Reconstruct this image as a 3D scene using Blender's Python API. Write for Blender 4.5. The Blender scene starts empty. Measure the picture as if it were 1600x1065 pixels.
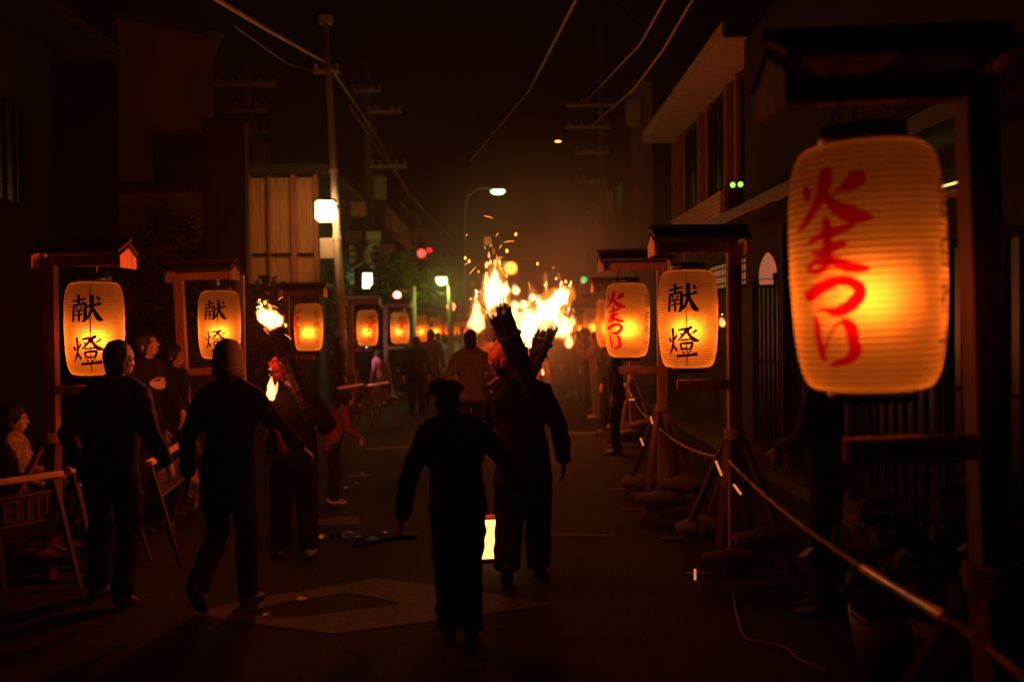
import bpy, bmesh, math, random
from mathutils import Vector, Matrix, noise, Quaternion

random.seed(7)
R = math.radians
PI = math.pi
scene = bpy.context.scene
C = scene.collection

# ------------------------------------------------------------------ camera
CAM_LOC = Vector((0.0, 0.0, 1.65))
cam_data = bpy.data.cameras.new("camera")
cam = bpy.data.objects.new("camera", cam_data)
C.objects.link(cam)
cam_data.sensor_width = 36.0
cam_data.lens = 35.0
cam_data.clip_start = 0.05
cam_data.clip_end = 600.0
ROLL = R(0.6)
cam_M = (Matrix.Rotation(R(-0.37), 4, 'Z') @ Matrix.Rotation(R(90 - 0.90), 4, 'X') @ Matrix.Rotation(-ROLL, 4, 'Z'))
cam_M.translation = CAM_LOC
cam.matrix_world = cam_M
cam_data.dof.use_dof = True
cam_data.dof.focus_distance = 6.7
cam_data.dof.aperture_fstop = 1.5
cam_data.dof.aperture_blades = 0
scene.camera = cam

# ------------------------------------------------------------------ world, exposure
world = bpy.data.worlds.new("World")
scene.world = world
world.use_nodes = True
wn = world.node_tree.nodes
wn.clear()
w_out = wn.new('ShaderNodeOutputWorld')
w_bg = wn.new('ShaderNodeBackground')
w_bg.inputs[0].default_value = (1.0, 0.16, 0.06, 1)      # night sky over a town lit by fires
w_bg.inputs[1].default_value = 0.00055
world.node_tree.links.new(w_bg.outputs[0], w_out.inputs[0])
scene.view_settings.view_transform = 'Standard'
scene.view_settings.look = 'None'
scene.view_settings.exposure = 0.0
scene.view_settings.gamma = 1.0
scene.view_settings.use_curve_mapping = False
cy = scene.cycles
cy.use_denoising = True
cy.max_bounces = 7
cy.diffuse_bounces = 4
cy.glossy_bounces = 3
cy.transmission_bounces = 5
cy.transparent_max_bounces = 16
cy.volume_bounces = 0
cy.sample_clamp_indirect = 3.0
cy.caustics_reflective = False
cy.caustics_refractive = False
cy.use_adaptive_sampling = True
cy.adaptive_threshold = 0.01
cy.volume_step_rate = 2.0

# ------------------------------------------------------------------ placing helpers
FPX = 35.0 / 36.0 * 1600.0


def at(px, py, dist):
    """the point of the place seen at photo pixel (px, py), dist metres down the street"""
    d = Vector(((px - 800.0) / FPX, -(py - 532.5) / FPX, -1.0))
    w = (cam_M.to_3x3() @ d)
    return CAM_LOC + w * (dist / w.y)


def onground(px, py, z=0.0):
    d = Vector(((px - 800.0) / FPX, -(py - 532.5) / FPX, -1.0))
    w = (cam_M.to_3x3() @ d)
    return CAM_LOC + w * ((z - CAM_LOC.z) / w.z)


# ------------------------------------------------------------------ materials
MATS = {}


def mat(name, col, rough=0.7, metal=0.0, var=0.25, scale=8.0, bump=0.0, bscale=40.0, spec=0.4, stretch=None, emit=None, emit_s=0.0):
    """principled material with a noisy base colour and fine relief"""
    if name in MATS:
        return MATS[name]
    m = bpy.data.materials.new(name)
    m.use_nodes = True
    nt = m.node_tree
    N, L = nt.nodes, nt.links
    p = N["Principled BSDF"]
    p.inputs['Roughness'].default_value = rough
    p.inputs['Metallic'].default_value = metal
    p.inputs['Specular IOR Level'].default_value = spec
    tc = N.new('ShaderNodeTexCoord')
    mp = N.new('ShaderNodeMapping')
    L.new(tc.outputs['Object'], mp.inputs[0])
    if stretch:
        mp.inputs['Scale'].default_value = stretch
    nz = N.new('ShaderNodeTexNoise')
    nz.inputs['Scale'].default_value = scale
    nz.inputs['Detail'].default_value = 5
    L.new(mp.outputs[0], nz.inputs['Vector'])
    rp = N.new('ShaderNodeValToRGB')
    rp.color_ramp.elements[0].position = 0.3
    rp.color_ramp.elements[1].position = 0.7
    rp.color_ramp.elements[0].color = [c * (1 - var) for c in col] + [1]
    rp.color_ramp.elements[1].color = [min(1, c * (1 + var)) for c in col] + [1]
    L.new(nz.outputs['Fac'], rp.inputs[0])
    L.new(rp.outputs[0], p.inputs['Base Color'])
    if bump:
        n2 = N.new('ShaderNodeTexNoise')
        n2.inputs['Scale'].default_value = bscale
        n2.inputs['Detail'].default_value = 4
        L.new(mp.outputs[0], n2.inputs['Vector'])
        bp = N.new('ShaderNodeBump')
        bp.inputs['Strength'].default_value = bump
        bp.inputs['Distance'].default_value = 0.02
        L.new(n2.outputs['Fac'], bp.inputs['Height'])
        L.new(bp.outputs[0], p.inputs['Normal'])
    if emit:
        p.inputs['Emission Color'].default_value = (*emit, 1)
        p.inputs['Emission Strength'].default_value = emit_s
    MATS[name] = m
    return m


def glow(name, col, s):
    """a thing that gives off light"""
    if name in MATS:
        return MATS[name]
    m = bpy.data.materials.new(name)
    m.use_nodes = True
    nt = m.node_tree
    nt.nodes.clear()
    o = nt.nodes.new('ShaderNodeOutputMaterial')
    e = nt.nodes.new('ShaderNodeEmission')
    e.inputs[0].default_value = (*col, 1)
    e.inputs[1].default_value = s
    nt.links.new(e.outputs[0], o.inputs[0])
    MATS[name] = m
    return m


def volume_fire(name, col, s):
    m = bpy.data.materials.new(name)
    m.use_nodes = True
    nt = m.node_tree
    nt.nodes.clear()
    o = nt.nodes.new('ShaderNodeOutputMaterial')
    e = nt.nodes.new('ShaderNodeEmission')
    e.inputs[0].default_value = (*col, 1)
    e.inputs[1].default_value = s
    nt.links.new(e.outputs[0], o.inputs['Volume'])
    return m


def paper_material():
    """thin lantern paper pasted over bamboo hoops, lit from inside"""
    m = bpy.data.materials.new("lantern_paper")
    m.use_nodes = True
    nt = m.node_tree
    N, L = nt.nodes, nt.links
    N.clear()
    o = N.new('ShaderNodeOutputMaterial')
    tc = N.new('ShaderNodeTexCoord')
    sep = N.new('ShaderNodeSeparateXYZ')
    L.new(tc.outputs['Object'], sep.inputs[0])
    mul = N.new('ShaderNodeMath')
    mul.operation = 'MULTIPLY'
    mul.inputs[1].default_value = 2 * PI * RIBS / LH
    L.new(sep.outputs['Z'], mul.inputs[0])
    sn = N.new('ShaderNodeMath')
    sn.operation = 'COSINE'
    L.new(mul.outputs[0], sn.inputs[0])
    rp = N.new('ShaderNodeValToRGB')
    rp.color_ramp.elements[0].position = 0.0
    rp.color_ramp.elements[0].color = (0.48, 0.38, 0.25, 1)      # hoop behind the paper
    rp.color_ramp.elements[1].position = 0.45
    rp.color_ramp.elements[1].color = (0.86, 0.76, 0.58, 1)
    mr = N.new('ShaderNodeMapRange')
    mr.inputs[1].default_value = -1
    mr.inputs[2].default_value = 1
    L.new(sn.outputs[0], mr.inputs[0])
    L.new(mr.outputs[0], rp.inputs[0])
    nz = N.new('ShaderNodeTexNoise')
    nz.inputs['Scale'].default_value = 14
    nz.inputs['Detail'].default_value = 6
    L.new(tc.outputs['Object'], nz.inputs['Vector'])
    mx = N.new('ShaderNodeMix')
    mx.data_type = 'RGBA'
    mx.blend_type = 'MULTIPLY'
    mx.inputs[0].default_value = 0.35
    L.new(rp.outputs[0], mx.inputs[6])
    L.new(nz.outputs['Fac'], mx.inputs[7])
    tr = N.new('ShaderNodeBsdfTranslucent')
    df = N.new('ShaderNodeBsdfDiffuse')
    rf = N.new('ShaderNodeBsdfRefraction')
    rf.inputs['Roughness'].default_value = 0.9
    rf.inputs['IOR'].default_value = 1.7
    for b in (tr, df, rf):
        L.new(mx.outputs[2], b.inputs['Color'])
    m1 = N.new('ShaderNodeMixShader')
    m1.inputs[0].default_value = 0.18
    L.new(tr.outputs[0], m1.inputs[1])
    L.new(df.outputs[0], m1.inputs[2])
    m2 = N.new('ShaderNodeMixShader')
    m2.inputs[0].default_value = 0.55
    L.new(m1.outputs[0], m2.inputs[1])
    L.new(rf.outputs[0], m2.inputs[2])
    L.new(m2.outputs[0], o.inputs[0])
    return m


def ink(name, col):
    """brush ink soaked into paper: filters the light that comes through"""
    m = bpy.data.materials.new(name)
    m.use_nodes = True
    nt = m.node_tree
    nt.nodes.clear()
    o = nt.nodes.new('ShaderNodeOutputMaterial')
    t = nt.nodes.new('ShaderNodeBsdfTransparent')
    t.inputs[0].default_value = (*col, 1)
    nt.links.new(t.outputs[0], o.inputs[0])
    return m


# ------------------------------------------------------------------ mesh helpers
class MB:
    def __init__(self):
        self.v, self.f = [], []

    def add(self, vs, fs):
        b = len(self.v)
        self.v += [tuple(x) for x in vs]
        self.f += [tuple(i + b for i in q) for q in fs]
        return self

    def box(self, c, s, rot=None):
        c = Vector(c)
        M = rot.to_matrix() if isinstance(rot, Quaternion) else (rot or Matrix.Identity(3))
        vs = [c + M @ Vector((sx * s[0] / 2, sy * s[1] / 2, sz * s[2] / 2)) for sx in (-1, 1) for sy in (-1, 1) for sz in (-1, 1)]
        return self.add(vs, [(0, 1, 3, 2), (4, 6, 7, 5), (0, 4, 5, 1), (2, 3, 7, 6), (0, 2, 6, 4), (1, 5, 7, 3)])

    def bar(self, a, b, w, h=None, up=(0, 0, 1)):
        a, b = Vector(a), Vector(b)
        h = h or w
        d = (b - a).normalized()
        u = Vector(up)
        if abs(d.dot(u)) > 0.97:
            u = Vector((0, 1, 0))
        s = d.cross(u).normalized()
        t = s.cross(d)
        vs = [p + s * (i * w / 2) + t * (j * h / 2) for p in (a, b) for i, j in ((-1, -1), (1, -1), (1, 1), (-1, 1))]
        return self.add(vs, [(3, 2, 1, 0), (4, 5, 6, 7), (0, 1, 5, 4), (1, 2, 6, 5), (2, 3, 7, 6), (3, 0, 4, 7)])

    def sweep(self, pts, radii, side=(1, 0, 0), n=12, caps=0.6):
        pts = [Vector(p) for p in pts]
        rr = [(r, r) if not isinstance(r, (tuple, list)) else r for r in radii]
        if len(rr) == 1:
            rr = rr * len(pts)
        if caps:
            d0 = (pts[0] - pts[1]).normalized()
            d1 = (pts[-1] - pts[-2]).normalized()
            a, b = rr[0], rr[-1]
            pts = [pts[0] + d0 * min(a) * caps] + pts + [pts[-1] + d1 * min(b) * caps]
            rr = [(a[0] * .55, a[1] * .55)] + rr + [(b[0] * .55, b[1] * .55)]
        s = Vector(side)
        base = len(self.v)
        k = len(pts)
        for i, p in enumerate(pts):
            d = (pts[min(i + 1, k - 1)] - pts[max(i - 1, 0)]).normalized()
            x = (s - d * s.dot(d))
            if x.length < 1e-4:
                x = d.orthogonal()
            x.normalize()
            y = d.cross(x)
            for j in range(n):
                t = 2 * PI * j / n
                self.v.append(tuple(p + x * (rr[i][0] * math.cos(t)) + y * (rr[i][1] * math.sin(t))))
        for i in range(k - 1):
            for j in range(n):
                j2 = (j + 1) % n
                self.f.append((base + i * n + j, base + i * n + j2, base + (i + 1) * n + j2, base + (i + 1) * n + j))
        self.f.append(tuple(base + j for j in reversed(range(n))))
        self.f.append(tuple(base + (k - 1) * n + j for j in range(n)))
        return self

    def ball(self, c, r, n=14, m=9, M=None):
        c = Vector(c)
        r = r if isinstance(r, (tuple, list)) else (r, r, r)
        vs = []
        for i in range(1, m):
            ph = PI * i / m
            for j in range(n):
                t = 2 * PI * j / n
                vs.append(Vector((r[0] * math.sin(ph) * math.cos(t), r[1] * math.sin(ph) * math.sin(t), r[2] * math.cos(ph))))
        vs += [Vector((0, 0, r[2])), Vector((0, 0, -r[2]))]
        fs = []
        for i in range(m - 2):
            for j in range(n):
                j2 = (j + 1) % n
                fs.append((i * n + j, (i + 1) * n + j, (i + 1) * n + j2, i * n + j2))
        T, B = (m - 1) * n, (m - 1) * n + 1
        for j in range(n):
            j2 = (j + 1) % n
            fs.append((T, j, j2))
            fs.append((B, (m - 2) * n + j2, (m - 2) * n + j))
        if M:
            vs = [M @ x for x in vs]
        return self.add([x + c for x in vs], fs)

    def lathe(self, prof, n=32, c=(0, 0, 0), cap=False):
        b = len(self.v)
        for r, z in prof:
            for j in range(n):
                t = 2 * PI * j / n
                self.v.append((c[0] + r * math.cos(t), c[1] + r * math.sin(t), c[2] + z))
        for i in range(len(prof) - 1):
            for j in range(n):
                j2 = (j + 1) % n
                self.f.append((b + i * n + j, b + i * n + j2, b + (i + 1) * n + j2, b + (i + 1) * n + j))
        if cap:
            self.f.append(tuple(b + j for j in reversed(range(n))))
            self.f.append(tuple(b + (len(prof) - 1) * n + j for j in range(n)))
        return self

    def prism(self, poly, vec):
        vec = Vector(vec)
        n = len(poly)
        vs = [Vector(p) for p in poly] + [Vector(p) + vec for p in poly]
        return self.add(vs, [tuple(reversed(range(n))), tuple(range(n, 2 * n))] + [(i, (i + 1) % n, n + (i + 1) % n, n + i) for i in range(n)])

    def mesh(self, name, m=None, smooth=False):
        me = bpy.data.meshes.new(name)
        me.from_pydata(self.v, [], self.f)
        me.validate()
        if smooth:
            me.polygons.foreach_set('use_smooth', [True] * len(me.polygons))
        if m:
            me.materials.append(m)
        return me

    def build(self, name, m, parent=None, smooth=False, bevel=0.0, loc=None):
        me = self.mesh(name, m, smooth)
        bm = bmesh.new()
        bm.from_mesh(me)
        bmesh.ops.recalc_face_normals(bm, faces=bm.faces)
        if bevel:
            bmesh.ops.bevel(bm, geom=bm.edges[:], offset=bevel, segments=2, affect='EDGES', clamp_overlap=True)
        bm.to_mesh(me)
        bm.free()
        return link(name, me, parent, loc)


def link(name, me, parent=None, loc=None):
    o = bpy.data.objects.new(name, me)
    C.objects.link(o)
    if parent:
        o.parent = parent
    if loc is not None:
        o.location = loc
    return o


def tag(o, label, cat, group=None):
    o['label'] = label
    o['category'] = cat
    if group:
        o['group'] = group
    return o


def thing(name, label, cat, loc=(0, 0, 0), rz=0.0, group=None):
    o = bpy.data.objects.new(name, None)
    o.empty_display_size = 0.1
    C.objects.link(o)
    o.location = loc
    o.rotation_euler = (0, 0, rz)
    return tag(o, label, cat, group)


def structure(o):
    o['kind'] = 'structure'
    return o


def copy_tree(o, parent=None):
    c = o.copy()
    C.objects.link(c)
    if parent:
        c.parent = parent
    for ch in list(o.children):
        copy_tree(ch, c)
    return c


def remesh(mb, voxel, wrinkle=0.0, wf=(9, 9, 14), smooth_it=2, seed=0):
    """melt overlapping pieces into one continuous skin"""
    me = mb.mesh("melt")
    bm = bmesh.new()
    bm.from_mesh(me)
    bmesh.ops.recalc_face_normals(bm, faces=bm.faces)
    bm.to_mesh(me)
    bm.free()
    ob = bpy.data.objects.new("melt", me)
    C.objects.link(ob)
    md = ob.modifiers.new("r", 'REMESH')
    md.mode = 'VOXEL'
    md.voxel_size = voxel
    md.use_smooth_shade = True
    if smooth_it:
        sm = ob.modifiers.new("s", 'SMOOTH')
        sm.iterations = smooth_it
        sm.factor = 0.5
    dg = bpy.context.evaluated_depsgraph_get()
    out = bpy.data.meshes.new_from_object(ob.evaluated_get(dg))
    bpy.data.objects.remove(ob)
    bpy.data.meshes.remove(me)
    if wrinkle:
        off = Vector((seed * 3.1, seed * 1.7, seed * 0.9))
        nrm = [v.normal.copy() for v in out.vertices]
        for v, nn in zip(out.vertices, nrm):
            q = Vector((v.co.x * wf[0], v.co.y * wf[1], v.co.z * wf[2])) + off
            a = noise.noise(q) + 0.6 * (1 - 2 * abs(noise.noise(q * 0.6 + Vector((5, 1, 2)))))
            v.co += nn * (a * wrinkle)
    out.polygons.foreach_set('use_smooth', [True] * len(out.polygons))
    return out


def lamp(name, loc, power, col, radius=0.03, parent=None):
    d = bpy.data.lights.new(name, 'POINT')
    d.energy = power
    d.color = col
    d.shadow_soft_size = radius
    o = bpy.data.objects.new(name, d)
    C.objects.link(o)
    o.location = loc
    if parent:
        o.parent = parent
    return o


HAZE_D = 0.003
SMOKE_D = 0.58
FPOW = 0.03
FIRE = (1.0, 0.118, 0.022)
BULB = (1.0, 0.165, 0.011)

# common materials
M_asphalt = mat("asphalt", (0.034, 0.025, 0.023), 0.85, var=0.5, scale=30, bump=0.9, bscale=170, spec=0.15)
M_paint = mat("road_paint", (0.068, 0.055, 0.048), 0.85, var=0.85, scale=22, bump=0.3, bscale=90, stretch=(1, 2.5, 1))
M_pave = mat("pavement_concrete", (0.05, 0.046, 0.043), 0.8, var=0.3, scale=3, bump=0.3)
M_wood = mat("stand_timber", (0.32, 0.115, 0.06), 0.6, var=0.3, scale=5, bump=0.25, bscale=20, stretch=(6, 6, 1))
M_wooddim = mat("dimmed_timber", (0.15, 0.055, 0.032), 0.7, var=0.35, scale=5, bump=0.3, bscale=20, stretch=(6, 6, 1))  # darkened copy of the stand timber, shade put into the colour
M_woodpale = mat("pale_timber", (0.58, 0.27, 0.15), 0.6, var=0.25, scale=5, bump=0.25, bscale=20, stretch=(6, 6, 1))
M_wooddark = mat("roof_board_timber", (0.07, 0.045, 0.03), 0.75, var=0.3, scale=5, bump=0.3, stretch=(1, 6, 6))
M_black = mat("black_lacquer", (0.012, 0.011, 0.010), 0.4, var=0.1)
M_wire = mat("handle_wire", (0.35, 0.33, 0.3), 0.35, metal=1.0, var=0.1)
M_steel = mat("galvanised_steel", (0.55, 0.54, 0.50), 0.5, metal=0.0, var=0.15, scale=3)
M_concpole = mat("pole_concrete", (0.28, 0.26, 0.24), 0.8, var=0.2, scale=4)
M_cable = mat("cable_black", (0.03, 0.028, 0.026), 0.6, var=0.1)
M_cablelit = mat("cable_lit", (0.5, 0.36, 0.25), 0.6, var=0.3, scale=14)  # lighter cable copy, firelight on the wires put into the colour
M_rope = mat("rope_fibre", (0.40, 0.28, 0.14), 0.8, var=0.3, scale=60, bump=0.6, bscale=200)
M_skin = mat("skin", (0.46, 0.27, 0.19), 0.5, var=0.08)
M_hair = mat("hair_black", (0.010, 0.008, 0.007), 0.45, var=0.2, bump=0.4, bscale=120, stretch=(3, 3, 0.6))
M_bark = mat("torch_brushwood", (0.035, 0.024, 0.017), 0.9, var=0.5, scale=30, bump=0.8, bscale=60)
M_char = mat("charred_wood", (0.012, 0.011, 0.010), 0.8, var=0.4, scale=30, bump=0.8)
M_eye = mat("eye", (0.02, 0.015, 0.012), 0.2, var=0.1)


def cloth(name, col, var=0.2):
    return mat("cloth_" + name, col, 0.85, var=var, scale=10, bump=0.25, bscale=260, spec=0.2)


M_flame = volume_fire("flame_gas", (1.0, 0.44, 0.14), 75.0)
M_flame_far = volume_fire("flame_gas_far", (1.0, 0.44, 0.14), 26.0)
M_flame_thin = volume_fire("flame_gas_thin", (1.0, 0.26, 0.025), 9.0)

M_flame_wisp = volume_fire("flame_gas_wisp", (1.0, 0.26, 0.025), 3.5)

#============================================================ THE STREET
road = structure(MB().add([(-30, -3, 0), (30, -3, 0), (30, 130, 0), (-30, 130, 0)], [(0, 1, 2, 3)]).build("road", M_asphalt))


def sheet(name, pts, m, z=0.004):
    return structure(MB().add([(p[0], p[1], z) for p in pts], [tuple(range(len(pts)))]).build(name, m))


def gp(*pix):
    return [onground(*p) for p in pix]


# faded diamond painted on the asphalt: a hollow ring
outer = gp((296, 958), (395, 936), (588, 904), (690, 915), (862, 944), (745, 962), (522, 990), (400, 975))
inner = gp((384, 956), (440, 942), (545, 926), (600, 936), (625, 944), (570, 952), (450, 966), (405, 962))
n8 = len(outer)
structure(MB().add([(p.x, p.y, 0.004) for p in outer] + [(p.x, p.y, 0.004) for p in inner],
                   [(i, (i + 1) % n8, n8 + (i + 1) % n8, n8 + i) for i in range(n8)]).build("road_diamond_marking", M_paint))
sheet("road_line_marking", gp((836, 832), (960, 834), (962, 838), (836, 836)), M_paint)
sheet("road_line_marking", gp((888, 674), (950, 675), (952, 679), (888, 679)), M_paint)
sheet("road_line_marking", gp((478, 811), (560, 806), (562, 820), (478, 822)), M_paint)
sheet("road_line_marking", gp((540, 742), (580, 740), (582, 744), (540, 746)), M_paint)
sheet("road_line_marking", gp((570, 700), (700, 694), (700, 697), (570, 703)), M_paint)
# low pavements along the house fronts
for x0, x1 in ((2.75, 3.6), (-5.6, -4.15)):
    structure(MB().box(((x0 + x1) / 2, 61, 0.06), (x1 - x0, 126, 0.12)).build("pavement", M_pave))

#============================================================ LANTERNS
LH, LR, RIBS = 0.655, 0.2, 38
M_paper = paper_material()
M_inkblack = ink("ink_black", (0.012, 0.004, 0.004))
M_inkred = ink("ink_red", (0.78, 0.004, 0.05))


def lr(z):
    """lantern radius at height z (0 bottom ... LH top)"""
    t = z / LH * 2 - 1
    e = max(0.0, 1 - abs(t) ** 4.6) ** (1 / 3.2)
    body = LR * (0.96 + 0.04 * math.cos(t * 1.4 - 0.1) ** 2) * (1 + 0.02 * t)
    return 0.56 * LR + (body - 0.56 * LR) * e


def shade_mesh():
    mb = MB()
    prof = []
    n = RIBS * 4
    for i in range(n + 1):
        z = LH * i / n
        rib = 0.0016 * math.cos(2 * PI * RIBS * z / LH)
        prof.append((lr(z) + rib * (0.3 + 0.7 * min(1, 6 * min(i, n - i) / n)), z))
    mb.lathe(prof, 72)
    me = mb.mesh("paper_shade", M_paper, True)
    return me


def catmull(pts, k=7):
    out = []
    n = len(pts)
    for i in range(n - 1):
        p0, p1, p2, p3 = pts[max(i - 1, 0)], pts[i], pts[i + 1], pts[min(i + 2, n - 1)]
        for j in range(k):
            t = j / k
            out.append(tuple(0.5 * (2 * b + (c - a) * t + (2 * a - 5 * b + 4 * c - d) * t * t + (3 * b - a - 3 * c + d) * t ** 3)
                             for a, b, c, d in zip(p0, p1, p2, p3)))
    out.append(pts[-1])
    return out


# brush strokes: (x, y, width) in a unit box, y upwards
KEN = [[(.02, .78, .07), (.25, .82, .07), (.48, .87, .09)], [(.23, 1.0, .12), (.25, .85, .10), (.24, .66, .09)],
       [(.07, .66, .09), (.05, .4, .10), (.03, .03, .10)], [(.07, .62, .08), (.3, .66, .07), (.46, .69, .11), (.47, .4, .11), (.45, .1, .11), (.36, .04, .04)],
       [(.15, .58, .06), (.20, .48, .05)], [(.36, .60, .06), (.31, .49, .05)], [(.13, .41, .055), (.40, .45, .055)],
       [(.12, .26, .055), (.41, .30, .055)], [(.26, .46, .07), (.26, .04, .08)],
       [(.50, .58, .07), (.75, .63, .08), (.96, .70, .11)], [(.68, 1.0, .13), (.70, .75, .11), (.66, .45, .10), (.55, .18, .08), (.40, .05, .03)],
       [(.69, .60, .07), (.78, .36, .12), (.90, .14, .17), (1.02, .08, .07)], [(.84, .96, .06), (.93, .83, .12)]]
TOU = [[(.03, .66, .07), (.08, .52, .09)], [(.30, .74, .08), (.22, .58, .05)],
       [(.16, .97, .09), (.18, .6, .09), (.12, .3, .08), (0, .10, .03)], [(.17, .42, .06), (.28, .22, .10)],
       [(.36, .90, .07), (.60, .94, .10), (.52, .76, .09), (.34, .56, .05)], [(.42, .80, .06), (.49, .72, .06)],
       [(.78, 1.02, .10), (.66, .88, .05)], [(.93, .90, .09), (.78, .78, .05)],
       [(.62, .96, .07), (.74, .70, .12), (.88, .58, .15), (1.02, .54, .06)], [(.60, .95, .08), (.80, 1.0, .08)],
       [(.43, .57, .06), (.76, .60, .07)], [(.42, .46, .08), (.46, .24, .08)],
       [(.42, .45, .07), (.70, .48, .09), (.80, .46, .09), (.74, .24, .08)], [(.46, .27, .06), (.73, .28, .06)],
       [(.48, .20, .06), (.53, .12, .07)], [(.74, .20, .07), (.66, .12, .05)], [(.28, .03, .09), (.6, .06, .08), (.97, .10, .12)]]
HI = [[(.13, .72, .11), (.17, .60, .15), (.20, .46, .06)], [(.93, .88, .10), (.86, .76, .24), (.68, .62, .10), (.55, .57, .02)],
      [(.44, 1.0, .14), (.46, .86, .22), (.42, .62, .19), (.30, .34, .14), (.12, .10, .10), (-.03, -.02, .02)],
      [(.46, .54, .10), (.60, .32, .16), (.78, .18, .22), (.92, .12, .17), (1.07, .08, .02)]]
MA = [[(.10, .60, .03), (.30, .72, .10), (.58, .80, .15), (.80, .88, .10), (.88, .92, .03)],
      [(.20, .48, .05), (.35, .44, .13), (.60, .54, .15), (.75, .58, .08)],
      [(.46, 1.06, .14), (.48, .80, .15), (.47, .50, .14), (.46, .28, .15), (.36, .12, .11), (.18, .10, .08), (.14, .20, .08), (.30, .28, .10),
       (.56, .26, .14), (.78, .14, .17), (1.0, .10, .10), (1.08, .08, .02)]]
TSU = [[(.00, .72, .06), (.09, .60, .22), (.30, .76, .20), (.60, .92, .16), (.84, .86, .17), (.94, .62, .19), (.82, .34, .20), (.60, .16, .18), (.40, .20, .09), (.22, .24, .02)]]
RI = [[(.12, 1.02, .05), (.17, .86, .13), (.18, .55, .15), (.24, .20, .15), (.28, .08, .08)], [(.28, .30, .05), (.48, .72, .05), (.62, .88, .07)],
      [(.66, .92, .12), (.80, .78, .22), (.84, .50, .20), (.86, .26, .22), (.70, .10, .15), (.46, .02, .10), (.34, -.02, .03)]]
JI = [[(.5, 1, .12), (.38, .85, .06)], [(.2, .8, .1), (.22, .02, .1)], [(.2, .8, .08), (.8, .82, .1), (.8, .02, .1)], [(.22, .55, .07), (.78, .57, .07)],
      [(.22, .3, .07), (.78, .32, .07)], [(.22, .06, .08), (.78, .06, .08)]]
YU = [[(.12, .7, .1), (.16, .05, .1)], [(.12, .7, .08), (.86, .72, .1), (.84, .05, .1)], [(.16, .38, .07), (.84, .4, .07)], [(.16, .08, .08), (.84, .08, .08)], [(.5, 1, .1), (.5, .1, .1)]]
WA = [[(.3, 1, .1), (.3, .05, .1)], [(.05, .72, .08), (.4, .78, .08), (.1, .3, .07), (.45, .6, .08), (.8, .6, .1), (.85, .3, .1), (.6, .05, .07)]]
JU = [[(.05, .55, .1), (.95, .6, .12)], [(.5, 1, .12), (.5, 0, .1)]]


def char_mesh(strokes, name, m, zc, hgt, wid, lift0=0.0032):
    """brush strokes laid on the lantern surface round angle 0 (which faces -Y)"""
    mb = MB()
    for si, st in enumerate(strokes):
        pts = catmull(st, 8)
        b = len(mb.v)
        k = len(pts)
        lift = lift0 + si * 0.00012
        ring = []
        for i, (x, y, w) in enumerate(pts):
            q0, q1 = pts[max(0, i - 1)], pts[min(k - 1, i + 1)]
            dx, dy = (q1[0] - q0[0]) * wid, (q1[1] - q0[1]) * hgt
            l = math.hypot(dx, dy) or 1
            nx, ny = -dy / l, dx / l
            ww = max(0.004, w) * 0.5 * wid * (1 + 0.10 * noise.noise(Vector((x * 9, y * 9, si))))
            ext = 0.0
            for s in (1, 0.33, -0.33, -1):
                # blunt, slightly slanted brush ends
                push = (-0.35 if i == 0 else 0.35 if i == k - 1 else 0) * ww * (1 - abs(s)) * 1.2
                ring.append(((x - .5) * wid + nx * ww * s + dx / l * push, zc + (y - .5) * hgt + ny * ww * s + dy / l * push))
        for u, z in ring:
            zz = min(max(z, 0.005), LH - 0.005)
            r = lr(zz) + lift
            a = u / LR
            mb.v.append((r * math.sin(a), -r * math.cos(a), zz))
        for i in range(k - 1):
            for j in range(3):
                a0 = b + i * 4 + j
                mb.f.append((a0, a0 + 1, a0 + 5, a0 + 4))
    return mb.mesh(name, m)


def frac(f0, f1):
    """centre height and height of a character spanning fractions of the shade from the top"""
    return LH * (1 - (f0 + f1) / 2), LH * (f1 - f0)


ME_SHADE = shade_mesh()
TEXTS = {}
for key, strokes, f0, f1, wid, m in (("ken", KEN, .15, .435, .200, M_inkblack), ("tou", TOU, .585, .885, .205, M_inkblack),
                                     ("hi", HI, .115, .345, .20, M_inkred), ("ma", MA, .325, .535, .175, M_inkred),
                                     ("tsu", TSU, .545, .70, .165, M_inkred), ("ri", RI, .695, .885, .150, M_inkred),
                                     ("ji", JI, .15, .32, .085, M_inkblack), ("yu", YU, .37, .52, .085, M_inkblack),
                                     ("wa", WA, .56, .70, .085, M_inkblack), ("ju", JU, .75, .88, .085, M_inkblack)):
    zc, hg = frac(f0, f1)
    TEXTS[key] = char_mesh(strokes, "brush_character", m, zc, hg, wid)


def face_obj(keys, ang, parent):
    for k in keys:
        o = link("brush_character", TEXTS[k], parent)
        o.rotation_euler = (0, 0, ang)


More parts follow.
